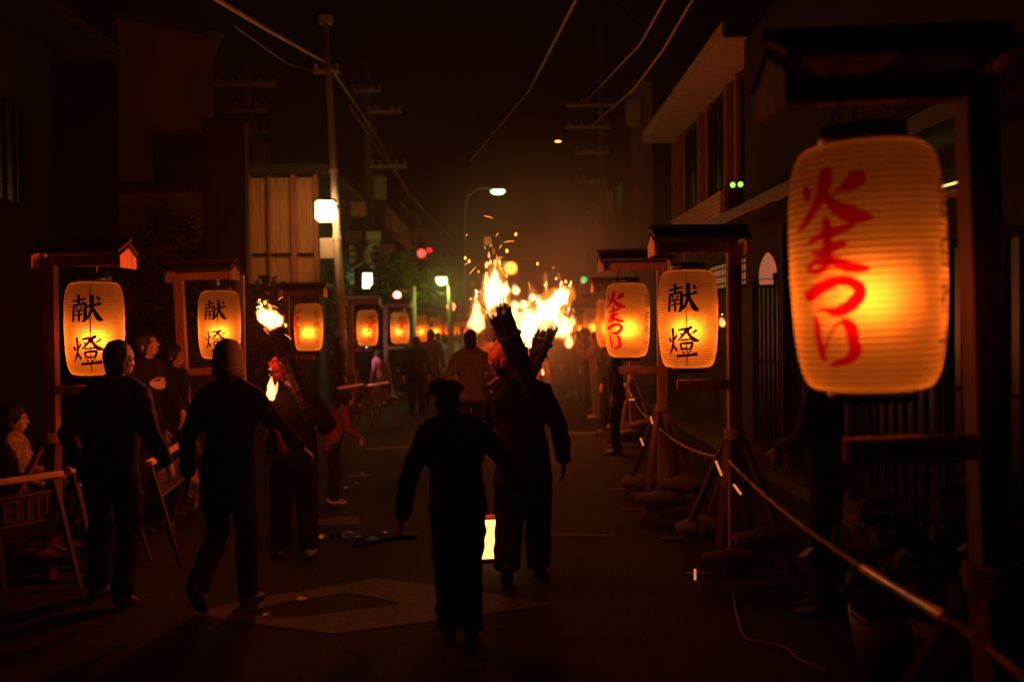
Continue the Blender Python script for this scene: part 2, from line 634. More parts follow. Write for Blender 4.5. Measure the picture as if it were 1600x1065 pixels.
# one lantern in a neutral pose: bottom of the shade at z = 0
def make_lantern():
    t = thing("paper_lantern", "paper lantern", "lantern", group="paper festival lanterns on roadside stands")
    link("paper_shade", ME_SHADE, t)
    mb = MB()
    mb.lathe([(0.112, LH - .004), (0.114, LH - .004), (0.114, LH + .048), (0.104, LH + .048), (0.104, LH - .004)], 40)
    mb.build("top_ring", M_black, t, True)
    mb = MB()
    mb.lathe([(0.104, -.03), (0.112, -.03), (0.112, .004), (0.104, .004), (0.104, -.03)], 40)
    mb.build("bottom_ring", M_black, t, True)
    mb = MB()
    arc = [(0.10 * math.cos(a), 0, LH + .045 + .085 * math.sin(a)) for a in [PI * i / 14 for i in range(15)]]
    mb.sweep(arc, [0.004], side=(0, 1, 0), n=8, caps=0)
    mb.build("wire_handle", M_black, t, True)
    mb = MB()
    mb.bar((0, -.1, LH + .02), (0, .1, LH + .02), .012, .006)
    mb.sweep([(0, 0, LH + .02), (0, 0, .34)], [.003], n=6)
    mb.lathe([(0.0, .34), (.018, .34), (.018, .285), (.0, .285)], 12)
    mb.build("bulb_holder", M_black, t)
    mb = MB()
    zz = [LH * (.03 + .94 * i / 40) for i in range(41)]
    aa = R(7)
    for i, z in enumerate(zz):
        for s in (-.004, .004):
            a = aa + s / LR
            r = lr(z) - 0.0025
            mb.v.append((r * math.sin(a), -r * math.cos(a), z))
    for i in range(40):
        mb.f.append((2 * i, 2 * i + 1, 2 * i + 3, 2 * i + 2))
    mb.build("paper_seam", mat("seam_paper", (0.5, 0.42, 0.3), 0.9), t)
    return t


LPOWER = 6.6


def dress(l, spin, power=1.0):
    """characters and bulb of one lantern; spin turns it on its hook"""
    l.rotation_euler = (0, 0, spin)
    face_obj(("ken", "tou"), 0, l)
    face_obj(("hi", "ma", "tsu", "ri"), R(118), l)
    face_obj(("ji", "yu", "wa", "ju"), R(216), l)
    lamp("lantern_bulb_light", (0, 0, .25), LPOWER * power, BULB, 0.028, l)


# ---- stand: post, little roof on a beam, lower arm, splayed legs.  Local: post at x = 0.30, lantern axis at x = 0
def make_stand():
    t = thing("lantern_stand", "stand", "lantern stand", group="timber stands carrying the lanterns")
    MB().box((.31, 0, 1.10), (.085, .085, 2.16)).build("post", M_wood, t, bevel=.004)
    MB().box((.06, 0, 2.155), (.52, .06, .07)).build("beam", M_wood, t, bevel=.003)
    for s in (-1, 1):
        MB().box((.07, s * .095, 2.246), (.64, .215, .020), Matrix.Rotation(-s * R(22), 3, 'X')).build("roof_board", M_wooddark, t, bevel=.002)
    MB().box((.07, 0, 2.298), (.67, .055, .026)).build("roof_ridge", M_wooddark, t, bevel=.003)
    for x in (-.225, .365):
        MB().prism([(x, -.155, 2.10), (x, .155, 2.10), (x, .155, 2.180), (x, 0, 2.245), (x, -.155, 2.180)], (.022 if x > 0 else -.022, 0, 0)).build("gable_plate", M_woodpale, t, bevel=.002)
    MB().box((.095, 0, 1.235), (.345, .05, .065)).build("lower_arm", M_wood, t, bevel=.003)
    for s in (-1, 1):
        for q in (-1, 1):
            MB().bar((.31 + s * .055, q * .03, .86), (.31 + s * .26, q * .60, .02), .045, .032).build("leg", M_wooddim, t, bevel=.003)
    for q in (-1, 1):
        MB().bar((-.12, q * .52, .075), (.74, q * .52, .075), .045, .03).build("cross_rail", M_wooddim, t)
    MB().sweep([(-.02, 0, 2.12), (-.02, 0, 2.07)], [.004], n=6).build("hook", M_wire, t)
    return t


def wrap_mesh():
    mb = MB()
    for i in range(5):
        z = -.03 + i * .014
        mb.lathe([(.066 + .006 * math.cos(a), z + .006 * math.sin(a)) for a in [2 * PI * k / 8 for k in range(9)]], 16)
    return mb.mesh("rope_lashing", M_rope, True)


ME_WRAP = wrap_mesh()
stand0 = make_stand()
o_ = link("rope_lashing", ME_WRAP, stand0, (.31, 0, .90))
lantern0 = make_lantern()

# sandbags and weights on the feet of each stand
M_sack = mat("sack_cloth", (0.15, 0.11, 0.06), 0.9, var=0.25, scale=14, bump=0.5, bscale=120)


def sack_mesh(seed):
    mb = MB()
    mb.ball((0, 0, .075), (.18, .105, .072), 18, 10)
    mb.ball((.17, 0, .07), (.05, .06, .04), 10, 7)
    mb.ball((-.16, .01, .07), (.05, .07, .045), 10, 7)
    return remesh(mb, .018, .012, (9, 9, 12), 2, seed)


SACKS = []
for i in range(2):
    me = sack_mesh(i)
    me.materials.append(M_sack)
    SACKS.append(me)

# photo pixel of lantern centre, distance, side (+1 post on the right), spin, power, labels
ROW = [
    (1355, 418, 2.68, 1, R(-26 - 118), 0.52, "largest paper lantern, red brush letters, hanging nearest the camera at right", "nearest stand, at the right edge, its post behind the biggest red lettered lantern"),
    (1075, 498, 6.72, 1, R(-10), 1.0, "paper lantern with black brush characters under a gabled stand on the right", "right hand stand with little gabled roof above the black lettered lantern"),
    (980, 500, 8.9, 1, R(-35 - 118), 1.15, "paper lantern with red letters at its left edge, behind the black lettered one", "right hand stand just behind the black lettered lantern's stand"),
    (953, 504, 13.9, 1, R(5 - 216), 1.1, "paper lantern half hidden on the right, narrow black letters down its face", "fourth stand on the right, mostly hidden by the ones before it"),
    (927, 506, 21.0, 1, R(120), 1.2, "small distant paper lantern on the right between two others, dark letters on its left", "fifth stand on the right, beside the fires"),
    (905, 510, 27.0, 1, R(200), 1.3, "farthest small paper lantern on the right, beside the torch flames", "last stand of the right row, next to the flames"),
    (148, 513, 7.07, -1, R(-15), 0.95, "paper lantern with black characters behind the dark capped man at far left", "leftmost stand with pale pentagon gable end, beside the dark man at far left"),
    (343, 507, 9.7, -1, R(-12), 0.9, "paper lantern with black characters behind the person in the beige beanie", "left stand with red lit leaning post beside the person in the beanie"),
    (482, 511, 14.1, -1, R(-64 - 118), 1.1, "paper lantern with blank glowing middle beside the left torch flames", "left stand behind the left hand torch, dark roof with pale ends"),
    (574, 512, 18.7, -1, R(20 - 118), 1.15, "paper lantern with red letters just right of the tall pale steel pole", "left stand just right of the tall steel pole"),
    (625, 512, 21.2, -1, R(12 - 118), 1.2, "small red lettered lantern above the dark hooded figure on the left side", "left stand behind the child in the pink shirt"),
    (656, 513, 25.0, -1, R(-25 - 118), 1.2, "small red lettered lantern behind the two dark figures left of centre", "left stand behind two dark figures left of centre"),
    (681, 514, 28.8, -1, R(70 - 118), 1.25, "tiny orange lantern right of the standing dark figure's head", "left stand under the round street lamp"),
    (704, 515, 33.0, -1, R(-20 - 118), 1.3, "tiny orange lantern below the red signal at left of centre", "left stand below the lower red signal"),
    (722, 516, 38.0, -1, R(-10 - 118), 1.3, "farthest tiny lantern of the left row, beside the man in the tan jacket", "farthest stand of the left row"),
 (893, 512, 34.0, 1, R(-30), 1.35, "tiny lantern at the far right end, left of the last clear one", "tiny far stand left of the last clear right stand"),
    (884, 513, 42.0, 1, R(-10), 1.4, "tiniest far lantern of the right row, in the glow of the fires", "tiniest far stand of the right row"),
    (734, 516, 44.0, -1, R(30), 1.4, "tiniest far lantern of the left row, behind the tan jacketed man's head", "tiniest far stand of the left row"),
]
SHORT = ["largest lantern nearest at right", "black lettered lantern on the right", "red lettered lantern on the right", "half hidden right lantern", "fifth right lantern by the fires", "farthest right lantern",
         "leftmost lantern", "second lantern from the left", "blank glowing lantern left of the steel pole", "red lettered lantern right of the steel pole", "small lantern behind the pink child", "lantern behind the dark hooded figure"]
protos = [copy_tree(stand0), copy_tree(lantern0)]
STANDS = []
for i, (px, py, dist, side, spin, pw, ll, sl) in enumerate(ROW):
    c = at(px, py, dist)
    st = stand0 if i == 0 else copy_tree(protos[0])
    la = lantern0 if i == 0 else copy_tree(protos[1])
    zl = c.z - LH / 2
    sc = (zl + LH + .14) / 2.145
    st.location = (c.x, c.y, 0)
    st.scale = (side, 1, sc)
    if side < 0:
        st.scale = (1, 1, sc)
        st.rotation_euler = (0, 0, PI)
    st['label'] = sl
    la['label'] = ll
    la.location = (c.x, c.y, zl)
    spin -= math.atan2(c.x, c.y)
    dress(la, spin, pw)
    la['turn'] = spin
    STANDS.append((st, c, side))
    # sacks on the rails
    if i < 12:
        for q in range(2 if i > 3 else 3):
            s = link("sandbag", SACKS[q % 2], None)
            s.location = (c.x + side * (.20 + .2 * (q == 2)), c.y + (-.50, .50, -.47)[q], .092 + (.12 if q == 2 else 0))
            s.rotation_euler = (0, 0, random.uniform(-.2, .2))
            s['label'] = "%s sandbag on the stand of the %s" % (("near", "far", "topmost")[q], SHORT[i])
            s['category'] = "sandbag"
            s['group'] = "sandbags on the lantern stands"
for p in protos:
    for ch in list(p.children):
        bpy.data.objects.remove(ch)
    bpy.data.objects.remove(p)
# left stand two leans
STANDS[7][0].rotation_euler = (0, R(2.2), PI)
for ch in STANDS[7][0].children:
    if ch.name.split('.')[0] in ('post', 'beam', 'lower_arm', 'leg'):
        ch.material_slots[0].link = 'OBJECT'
        ch.material_slots[0].material = M_woodpale  # paler timber stands in for light falling on this stand
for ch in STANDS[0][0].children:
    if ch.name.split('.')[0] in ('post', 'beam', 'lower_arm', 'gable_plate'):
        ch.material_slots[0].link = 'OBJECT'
        ch.material_slots[0].material = M_wooddim  # darkened timber stands in for shade on the nearest stand
lean_ = Matrix.Rotation(R(-1.7), 3, 'Y')
STANDS[0][0].rotation_euler = lean_.to_euler()
STANDS[0][0].location.x += .052
lantern0.rotation_euler = (lean_ @ Matrix.Rotation(lantern0['turn'], 3, 'Z')).to_euler()
lantern0.location.x += .009

#============================================================ FIRE
def flame_mesh(w, h, lean, seed, tongues=7, voxel=None):
    """closed skin of a flame: a ragged body with licking tongues; base at the origin"""
    rnd = random.Random(seed)
    mb = MB()
    lean = Vector(lean)

    def tongue(p, top, r, wob):
        pts, rr = [], []
        k = 9
        side = Vector((rnd.uniform(-1, 1), rnd.uniform(-1, 1), 0))
        for i in range(k):
            t = i / (k - 1)
            pts.append(p.lerp(top, t) + side * (math.sin(t * 4.2 + wob) * r * .35 * t))
            rr.append(max(r * .05, r * (1.0 - t) ** .75 * (0.62 + .75 * math.sin(min(1, t * 2.2 + .22) * PI * .5)) * rnd.uniform(.85, 1.15)))
        mb.sweep(pts, rr, side=(1, .2, 0), n=10)

    up = Vector((0, 0, 1)) + lean
    tongue(Vector((0, 0, 0)), up * h, w * .40, rnd.uniform(0, 6))
    for i in range(tongues):
        a = rnd.uniform(0, 2 * PI)
        b = Vector((math.cos(a), math.sin(a) * .7, 0)) * w * rnd.uniform(.16, .34) + up * h * rnd.uniform(0, .22)
        hh = h * rnd.uniform(.35, .82)
        tongue(b, b + (up + Vector((rnd.uniform(-.25, .25), rnd.uniform(-.25, .25), 0))) * hh, w * rnd.uniform(.10, .24), rnd.uniform(0, 6))
    for i in range(max(1, tongues // 2)):                       # licks torn off the top
        q = up * h * rnd.uniform(.95, 1.3) + Vector((rnd.uniform(-.3, .3) * w, 0, 0))
        tongue(q, q + up * h * .16, w * .05, rnd.uniform(0, 6))
    me = remesh(mb, voxel or max(.006, w * .034), w * .07, (3.2 / w, 3.2 / w, 1.7 / w), 1, seed)
    o3 = Vector((seed, 2.7, 1.1))
    for v in me.vertices:
        q = Vector((v.co.x * 11 / w, v.co.y * 11 / w, v.co.z * 4.5 / w)) + o3
        v.co += v.normal * (noise.noise(q) * w * .05) + Vector((0, 0, max(0, noise.noise(q * .7)) * w * .16))
    return me


def flame(px, py, dist, w, h, lean, seed, label, power=0.0, tongues=7, m=None, group=None, name="torch_flame", off=None):
    p = at(px, py, dist)
    me = flame_mesh(w, h, lean, seed, tongues + 4)
    me.materials.append(m or M_flame)
    o = link(name, me, None, p)
    tag(o, label, "flame", group or "flames of the torches")
    if dist < 21 and w > .12:
        rnd = random.Random(seed + 77)
        me2 = flame_mesh(w * 1.25, h * 1.25, (lean[0] * 1.2 + rnd.uniform(-.1, .1), 0, 0), seed + 50, 7)
        me2.materials.append(M_flame_thin if dist < 10 else M_flame_wisp)
        link("outer_flame", me2, o, (0, .02, -.02 * h))
    if power:
        lamp("flame_light", off or (lean[0] * h * .5, lean[1] * h * .5, h * .45), power * FPOW * (3.6 if dist > 12 else 1.4), FIRE, max(.03, w * .3), o)
    return o


def torch(name, a, b, r, label, seed, sticks=15):
    """bundle of brushwood lashed with vine; a = butt end, b = burning end"""
    a, b = Vector(a), Vector(b)
    d = b - a
    L = d.length
    q = d.to_track_quat('Z', 'Y')
    t = thing(name, label, "torch", a, group="brushwood torches")
    t.rotation_mode = 'QUATERNION'
    t.rotation_quaternion = q
    rnd = random.Random(seed)
    mb = MB()
    for i in range(sticks):
        ang = i * 2.39996
        rad = r * .86 * math.sqrt((i + .5) / sticks)
        k = 5
        pts = [(rad * (0.62 + .5 * s / (k - 1)) * math.cos(ang) + rnd.uniform(-.006, .006), rad * (0.62 + .5 * s / (k - 1)) * math.sin(ang) + rnd.uniform(-.006, .006),
                L * s / (k - 1) * rnd.uniform(.97, 1.03)) for s in range(k)]
        mb.sweep(pts, [r * rnd.uniform(.20, .30)], n=6)
    for i in range(26):                                         # twigs and bark sticking out
        ang = rnd.uniform(0, 2 * PI)
        z = L * rnd.uniform(.35, 1.0)
        rr = r * .9
        p0 = Vector((rr * math.cos(ang), rr * math.sin(ang), z))
        mb.sweep([p0, p0 + Vector((math.cos(ang) * .03, math.sin(ang) * .03, rnd.uniform(.02, .09)))], [.004], n=5)
    mb.build("stick_bundle", M_bark, t)
    for z in (.12, .32, .52, .70):
        rr = r * (.62 + .5 * z) * 1.12
        MB().lathe([(rr + .008 * math.cos(u), L * z + .012 * math.sin(u)) for u in [2 * PI * k / 8 for k in range(9)]], 20).build("vine_lashing", M_bark, t, True)
    MB().ball((0, 0, L), (r * 1.0, r * 1.0, r * .5), 14, 8).build("charred_tip", M_char, t, True)
    return t


# main torch carried by the man in the middle, and the crossing one carried beyond him
torch("torch", at(838, 624, 6.30), at(778, 482, 6.24), .070, "thick dark torch bundle leaning left over the shoulder of the man in the middle", 1, 17)
flame(776, 490, 6.24, .16, .29, (-.03, 0, 0), 3, "tall white hot flame on the middle man's left leaning torch", 240, 5, off=(-.09, -.06, .20))
flame(783, 428, 6.23, .07, .10, (.25, 0, 0), 4, "small torn flame tip above the middle man's torch", 0, 3, M_flame_thin)
torch("torch", at(822, 600, 7.85), at(858, 508, 8.0), .074, "second dark torch leaning right, crossing behind the middle man's torch", 2, 13)
flame(852, 512, 8.0, .22, .26, (.22, 0, 0), 5, "wide bright flame on the right leaning torch", 170, 6)
flame(872, 470, 8.0, .17, .09, (.9, 0, 0), 6, "flat streaming flame blown to the right above the right leaning torch", 25, 4)
# fires further up the street
flame(826, 530, 14.0, .54, .44, (.05, 0, 0), 7, "biggest fire ball low between the two crossed torches", 620, 8, M_flame_far)
flame(745, 514, 13.0, .20, .42, (.05, 0, 0), 8, "flame cluster left of the main torch above the tan jacketed man", 200, 6, M_flame_far)
flame(733, 510, 13.6, .10, .13, (.35, 0, 0), 9, "small slanted flame just above the tan jacketed man's head", 20, 2, M_flame_far)
flame(876, 520, 15.0, .36, .26, (.1, 0, 0), 10, "flame right of the crossed torches, over a person in red", 200, 6, M_flame_far)
flame(893, 508, 15.2, .13, .16, (.1, 0, 0), 11, "small flame at the right end of the fire cluster", 50, 3, M_flame_far)
flame(889, 541, 18.0, .19, .24, (0, 0, 0), 12, "single upright flame right above the dark person near the right row", 110, 4, M_flame_far)
flame(842, 584, 20.0, .26, .12, (.05, 0, 0), 13, "low fire near the road beside the person in the red happi coat", 90, 4, M_flame_far)
flame(842, 572, 20.0, .10, .24, (.05, 0, 0), 14, "thin flame rising from the low roadside fire", 0, 3, M_flame_thin)
for i, (px, py, dd) in enumerate(((790, 457, 36), (806, 457, 36.5), (805, 481, 38), (818, 481, 38.5), (803, 495, 32), (884, 506, 34), (822, 492, 40), (832, 468, 42))):
    flame(px, py, dd, .34, .27, (0, 0, 0), 20 + i, ("round blurred far torch light left of its pair, high under the red signal", "round blurred far torch light right of its pair, high under the red signal",
          "lower left light of the second pair above the big fire", "lower right light of the second pair above the big fire",
          "small far flame just right of the main torch", "far round flame beside the right lantern row", "far flame right above the biggest fire", "farthest tiny flame high above the biggest fire")[i], 70, 3, M_flame, "far torch flames", "far_flame")
# left hand torch and hand flame
torch("torch", at(486, 655, 7.0), at(433, 516, 7.05), .060, "dark torch carried by the young bearer at left, leaning left", 3, 13)
flame(430, 508, 7.05, .15, .11, (-.5, 0, 0), 31, "bright blown flame on the left bearer's torch", 1300, 6)
flame(413, 500, 7.2, .10, .10, (-.3, 0, 0), 32, "left lobe of fire blown off the left torch", 20, 4)
flame(403, 492, 7.2, .05, .06, (.1, 0, 0), 33, "small separate flame curl at far left of the left torch", 0, 2, M_flame_thin)
flame(440, 536, 7.15, .03, .045, (0, 0, 0), 34, "little flame licking the side of the left torch", 4, 2)
flame(424, 622, 6.9, .07, .16, (0, 0, 0), 35, "upright yellow flame at the left bearer's shoulder", 45, 4)
tag(MB().sweep([at(421, 655, 6.9), at(422, 640, 6.9), at(424, 620, 6.9)], [.006, .005, .004], n=6).build("hand_torch", M_char), "thin burning stick held up beside the left bearer", "torch")
flame(1129, 508, 13.3, .10, .12, (0, 0, 0), 36, "lone small flame between the black lettered lantern and its post", 25, 3, M_flame_far)
# embers in the air
M_ember = glow("ember_glow", (1.0, 0.25, 0.03), 6.0)
for i, (px, py, dd) in enumerate(((872, 221, 8), (806, 366, 8), (727, 403, 8.5), (733, 408, 8.5), (884, 440, 8), (840, 412, 9), (792, 392, 7), (414, 473, 7.2), (446, 508, 7.2))):
    p = at(px, py, dd)
    tag(MB().ball(p, (.028, .006, .010) if i == 0 else (.010, .006, .014), 8, 6).build("ember", M_ember), ("large orange ember high up right of centre", "ember above the main torch flame", "ember left above the fires", "second ember left above the fires, a little lower",
        "ember over the right leaning torch", "ember drifting between the two main flames", "ember close over the main flame", "ember above the left torch fire", "ember right of the left torch fire")[i], "ember", "embers in the air")

rnd_ = random.Random(5)
M_spark = glow("spark_glow", (1.0, 0.30, 0.04), 3.0)
mb_ = MB()
for i in range(26):
    k = i % 4
    px = (760, 790, 860, 425)[k] + rnd_.gauss(0, 26)
    py = (395, 400, 455, 490)[k] + rnd_.gauss(0, 24)
    p = at(px, py, (6.3, 6.3, 7.9, 7.1)[k] + rnd_.uniform(-.3, .3))
    d = Vector((rnd_.uniform(-.5, 1), rnd_.uniform(-.2, .2), rnd_.uniform(-.3, 1))).normalized() * rnd_.uniform(.008, .036)
    mb_.sweep([p - d, p + d * .2 + Vector((0, 0, .004)), p + d], [.0010, .0018, .0008], n=6)
mb_.build("sparks", M_spark)["kind"] = "stuff"

#============================================================ PEOPLE
HAND_ON = True


def hand(mb, w, d, nrm, s, curl, spread=.12, mirror=1):
    """palm, four unequal fingers and a thumb; w wrist, d finger direction, nrm towards the palm side"""
    d = Vector(d).normalized()
    nrm = Vector(nrm)
    nrm = (nrm - d * nrm.dot(d)).normalized()
    sd = d.cross(nrm) * mirror
    k = w + d * .088 * s
    mb.sweep([w - d * .02 * s, w + d * .03 * s, w + d * .07 * s, k], [(.026 * s, .020 * s), (.036 * s, .017 * s), (.043 * s, .015 * s), (.040 * s, .012 * s)], side=sd, n=12)
    for i, (off, ln, r) in enumerate(((.033, .070, .0088), (.011, .080, .0092), (-.012, .074, .0088), (-.034, .058, .0078))):
        p = w + d * .082 * s + sd * off * s
        dd = (d + sd * off * 3.5 * spread / .12).normalized()
        ax = dd.cross(nrm).normalized()
        pts = [p - d * .012 * s, p]
        for j in range(3):
            dd = Quaternion(ax, curl * (1.0, 1.15, .8)[j]) @ dd
            p = p + dd * ln * s * (.45, .31, .24)[j]
            pts.append(p)
        mb.sweep(pts, [r * s * q for q in (1.05, 1.05, 1.0, .9, .75)], side=sd, n=8, caps=.8)
    p = w + d * .025 * s + sd * .034 * s
    dd = (d * .75 + sd * .75 + nrm * .25).normalized()
    p1 = p + dd * .035 * s
    p2 = p1 + (dd * .7 + d * .5 + nrm * .2).normalized() * .028 * s
    p3 = p2 + (d * .9 + nrm * .3).normalized() * .022 * s
    mb.sweep([p - dd * .012 * s, p, p1, p2, p3], [.013 * s, .013 * s, .0105 * s, .0095 * s, .007 * s], side=nrm, n=8, caps=.8)


def figure(label, x, y, h, rz, top, legs_m, pose=None, shoes=None, hair=M_hair, hat=None, hat_m=None, voxel=.009, group=None,
           coat=.80, bulk=1.0, fingers=True, skin=None, z=0.0, trouser=1.0, seed=0, collar=None, scarf=None):
    P = dict(lean=(0, .02), tilt=(0, 0), drop=0.0, hyaw=0.0, hpitch=0.0,
             LE=(-.25, -.02, 1.13), LW=(-.28, .05, .88), RE=(.25, -.02, 1.13), RW=(.28, .05, .88),
             LD=(0, .12, -1), RD=(0, .12, -1), LN=(1, 0, 0), RN=(-1, 0, 0), LC=.3, RC=.3,
             LK=(-.10, .03, .49), LA=(-.11, 0, .09), RK=(.10, .03, .49), RA=(.11, 0, .09), LT=(-.1, 1, -.12), RT=(.1, 1, -.12))
    P.update(pose or {})
    s = h / 1.70
    drop = P['drop']

    def sp(zz):
        t = (zz - .92)
        return Vector((P['lean'][0] * t / .5, P['lean'][1] * t / .5 + .015 * math.sin(t * 5), zz - drop)) * s

    def J(k):
        return Vector(P[k]) * s - Vector((0, 0, drop * s if k[1] in 'EW' else 0))

    hc = sp(1.595) + Vector((P['tilt'][0], P['tilt'][1], 0)) * s
    HR = Matrix.Rotation(P['hyaw'], 3, 'Z') @ Matrix.Rotation(P['hpitch'], 3, 'X')

    def hd(v):
        return hc + HR @ (Vector(v) * s)

    SL, SR = sp(1.375) + Vector((-.168, 0, 0)) * s, sp(1.375) + Vector((.168, 0, 0)) * s
    HL, HR_ = sp(.90) + Vector((-.09, 0, 0)) * s, sp(.90) + Vector((.09, 0, 0)) * s
    LE, LW, RE, RW = J('LE'), J('LW'), J('RE'), J('RW')
    LK, LA, RK, RA = J('LK'), J('LA'), J('RK'), J('RA')

    # ---- the body: one continuous skin
    mb = MB()
    tz = (.84, .92, 1.02, 1.12, 1.24, 1.34, 1.42, 1.47)
    tr = ((.13, .095), (.155, .105), (.145, .095), (.125, .085), (.15, .10), (.16, .10), (.125, .08), (.06, .055))
    mb.sweep([sp(q) for q in tz], [(a * s, b * s) for a, b in tr], n=18)
    mb.sweep([sp(1.42), sp(1.50), hd((0, -.01, -.05))], [.056 * s, .050 * s, .052 * s], n=12)
    mb.ball(hc, (.074 * s, .092 * s, .108 * s), 18, 12, HR)
    mb.ball(hd((0, .030, -.055)), (.055 * s, .060 * s, .058 * s), 14, 9, HR)
    mb.sweep([hd((0, .086, .018)), hd((0, .100, -.012)), hd((0, .108, -.026))], [.009 * s, .012 * s, .015 * s], n=8)       # nose
    mb.sweep([hd((-.045, .074, .028)), hd((0, .090, .030)), hd((.045, .074, .028))], [.010 * s], n=8)                        # brow
    mb.sweep([hd((-.022, .086, -.060)), hd((0, .092, -.060)), hd((.022, .086, -.060))], [.008 * s], n=8)                     # lips
    for q in (-1, 1):
        mb.ball(hd((q * .077, -.005, -.012)), (.010 * s, .020 * s, .031 * s), 8, 6, HR)                                       # ears
        mb.ball(hd((q * .040, .062, -.030)), (.022 * s, .020 * s, .022 * s), 8, 6, HR)                                        # cheeks
    for S_, E_, W_, dk, nk, ck, mir in ((SL, LE, LW, 'LD', 'LN', 'LC', -1), (SR, RE, RW, 'RD', 'RN', 'RC', 1)):
        mb.sweep([S_, S_.lerp(E_, .5), E_, E_.lerp(W_, .35), W_], [.052 * s, .044 * s, .037 * s, .038 * s, .025 * s], n=10)
        if fingers:
            hand(mb, W_, P[dk], P[nk], s * 1.02, P[ck], mirror=mir)
        else:
            d = Vector(P[dk]).normalized()
            mb.sweep([W_, W_ + d * .09 * s, W_ + d * .16 * s], [.03 * s, .04 * s, .025 * s], n=8)
    for H_, K_, A_, tk in ((HL, LK, LA, 'LT'), (HR_, RK, RA, 'RT')):
        mb.sweep([H_, H_.lerp(K_, .5), K_, K_.lerp(A_, .35), A_], [.082 * s, .070 * s, .052 * s, .052 * s, .036 * s], n=10)
        d = Vector(P[tk]).normalized()
        mb.sweep([A_ - d * .035 * s + Vector((0, 0, -.035 * s)), A_ + d * .05 * s + Vector((0, 0, -.04 * s)), A_ + d * .14 * s + Vector((0, 0, -.05 * s))], [(.032 * s, .03 * s), (.038 * s, .03 * s), (.036 * s, .02 * s)], n=8)
    body = remesh(mb, voxel * .8 if fingers else voxel)
    body.materials.append(skin or M_skin)
    o = link("person", body, None, (x, y, z))
    o.rotation_euler = (0, 0, rz)
    tag(o, label, "person", group)

    # ---- upper garment
    mb = MB()
    zc = [coat, coat + .06, .92, 1.02, 1.12, 1.24, 1.34, 1.415, 1.465]
    rc = [(.172, .135), (.170, .132), (.168, .128), (.158, .118), (.150, .112), (.175, .125), (.185, .122), (.148, .10), (.078, .074)]
    zz = [(a, b) for a, b in zip(zc, rc)]
    zz.sort(key=lambda q: q[0])
    mb.sweep([sp(a) for a, b in zz], [(b[0] * s * (bulk if a < 1.4 else 1), b[1] * s * bulk) for a, b in zz], n=20, caps=.15)
    for S_, E_, W_ in ((SL, LE, LW), (SR, RE, RW)):
        mb.sweep([S_ + (sp(1.3) - S_) * .25, S_, S_.lerp(E_, .5), E_, E_.lerp(W_, .5), W_ - (W_ - E_).normalized() * .015 * s],
                 [.07 * s * bulk, .069 * s * bulk, .062 * s * bulk, .055 * s * bulk, .052 * s * bulk, .044 * s * bulk], n=12, caps=.2)
    for S_ in (SL, SR):
        mb.sweep([sp(1.46) + (S_ - sp(1.395)) * .25, S_ + Vector((0, 0, .012 * s))], [.062 * s, .058 * s], n=10, caps=.3)
    if collar is None:
        mb.sweep([sp(1.44), sp(1.475)], [(.078 * s, .074 * s), (.070 * s, .068 * s)], n=14, caps=.1)
    me = remesh(mb, voxel, .011 * s, (7 / s, 7 / s, 12 / s), 2, seed + 3)
    me.materials.append(top)
    link("jacket", me, o)
    if collar:
        m2 = MB()
        m2.lathe([(.066 * s + .012 * s * math.cos(u), .022 * s * math.sin(u)) for u in [2 * PI * k / 8 for k in range(9)]], 20)
        c_ = m2.build("collar", collar, o, True, loc=sp(1.485))
        c_.rotation_euler = (R(-14), 0, 0)
    # ---- trousers
    mb = MB()
    mb.sweep([sp(.86), sp(.94), sp(1.0)], [(.15 * s, .118 * s), (.16 * s, .12 * s), (.152 * s, .112 * s)], n=18, caps=.2)
    for H_, K_, A_ in ((HL, LK, LA), (HR_, RK, RA)):
        e = A_ + (A_ - K_).normalized() * .015 * s
        mb.sweep([H_ + Vector((0, 0, .03 * s)), H_.lerp(K_, .45), K_, K_.lerp(A_, .5), e], [.094 * s, .086 * s * trouser, .074 * s * trouser, .070 * s * trouser, .066 * s * trouser], n=14, caps=.12)
    me = remesh(mb, voxel, .010 * s, (8 / s, 8 / s, 13 / s), 2, seed + 9)
    me.materials.append(legs_m)
    link("trousers", me, o)
    # ---- shoes
    for A_, tk in ((LA, 'LT'), (RA, 'RT')):
        d = Vector(P[tk]).normalized()
        dn = Vector((0, 0, -1)) - d * Vector((0, 0, -1)).dot(d)
        dn.normalize()
        mb = MB()
        b = A_ + dn * .048 * s
        sd = d.cross(dn)
        mb.sweep([b - d * .06 * s, b - d * .01 * s, b + d * .08 * s, b + d * .16 * s, b + d * .185 * s],
                 [(.038 * s, .040 * s), (.042 * s, .046 * s), (.047 * s, .040 * s), (.045 * s, .030 * s), (.036 * s, .024 * s)], side=sd, n=12)
        mb.sweep([A_ + dn * .03 * s, A_ - dn * .03 * s], [.048 * s, .047 * s], n=10, caps=.1)
        me = remesh(mb, max(voxel * .9, .008), 0, smooth_it=1)
        me.materials.append(shoes or M_shoe)
        link("shoe", me, o)
    # ---- hair
    if hair:
        mb = MB()
        hs = s * (.93 if hat else 1.07)
        mb.ball(hd((0, -.018, .024)), (.084 * hs, .095 * hs, .106 * hs), 18, 12, HR)
        mb.ball(hd((0, -.038, -.03)), (.078 * hs, .064 * hs, .085 * hs), 14, 9, HR)
        me = remesh(mb, max(.010, voxel), .006 * s, (40, 40, 18), 1, seed)
        me.materials.append(hair)
        link("hair", me, o)
    # ---- eyes (dark, set under the brow)
    if fingers:
        for q in (-1, 1):
            MB().ball((0, 0, 0), (.011 * s, .007 * s, .006 * s), 8, 6).build("eye", M_eye, o, True, loc=hd((q * .031, .081, .010)))
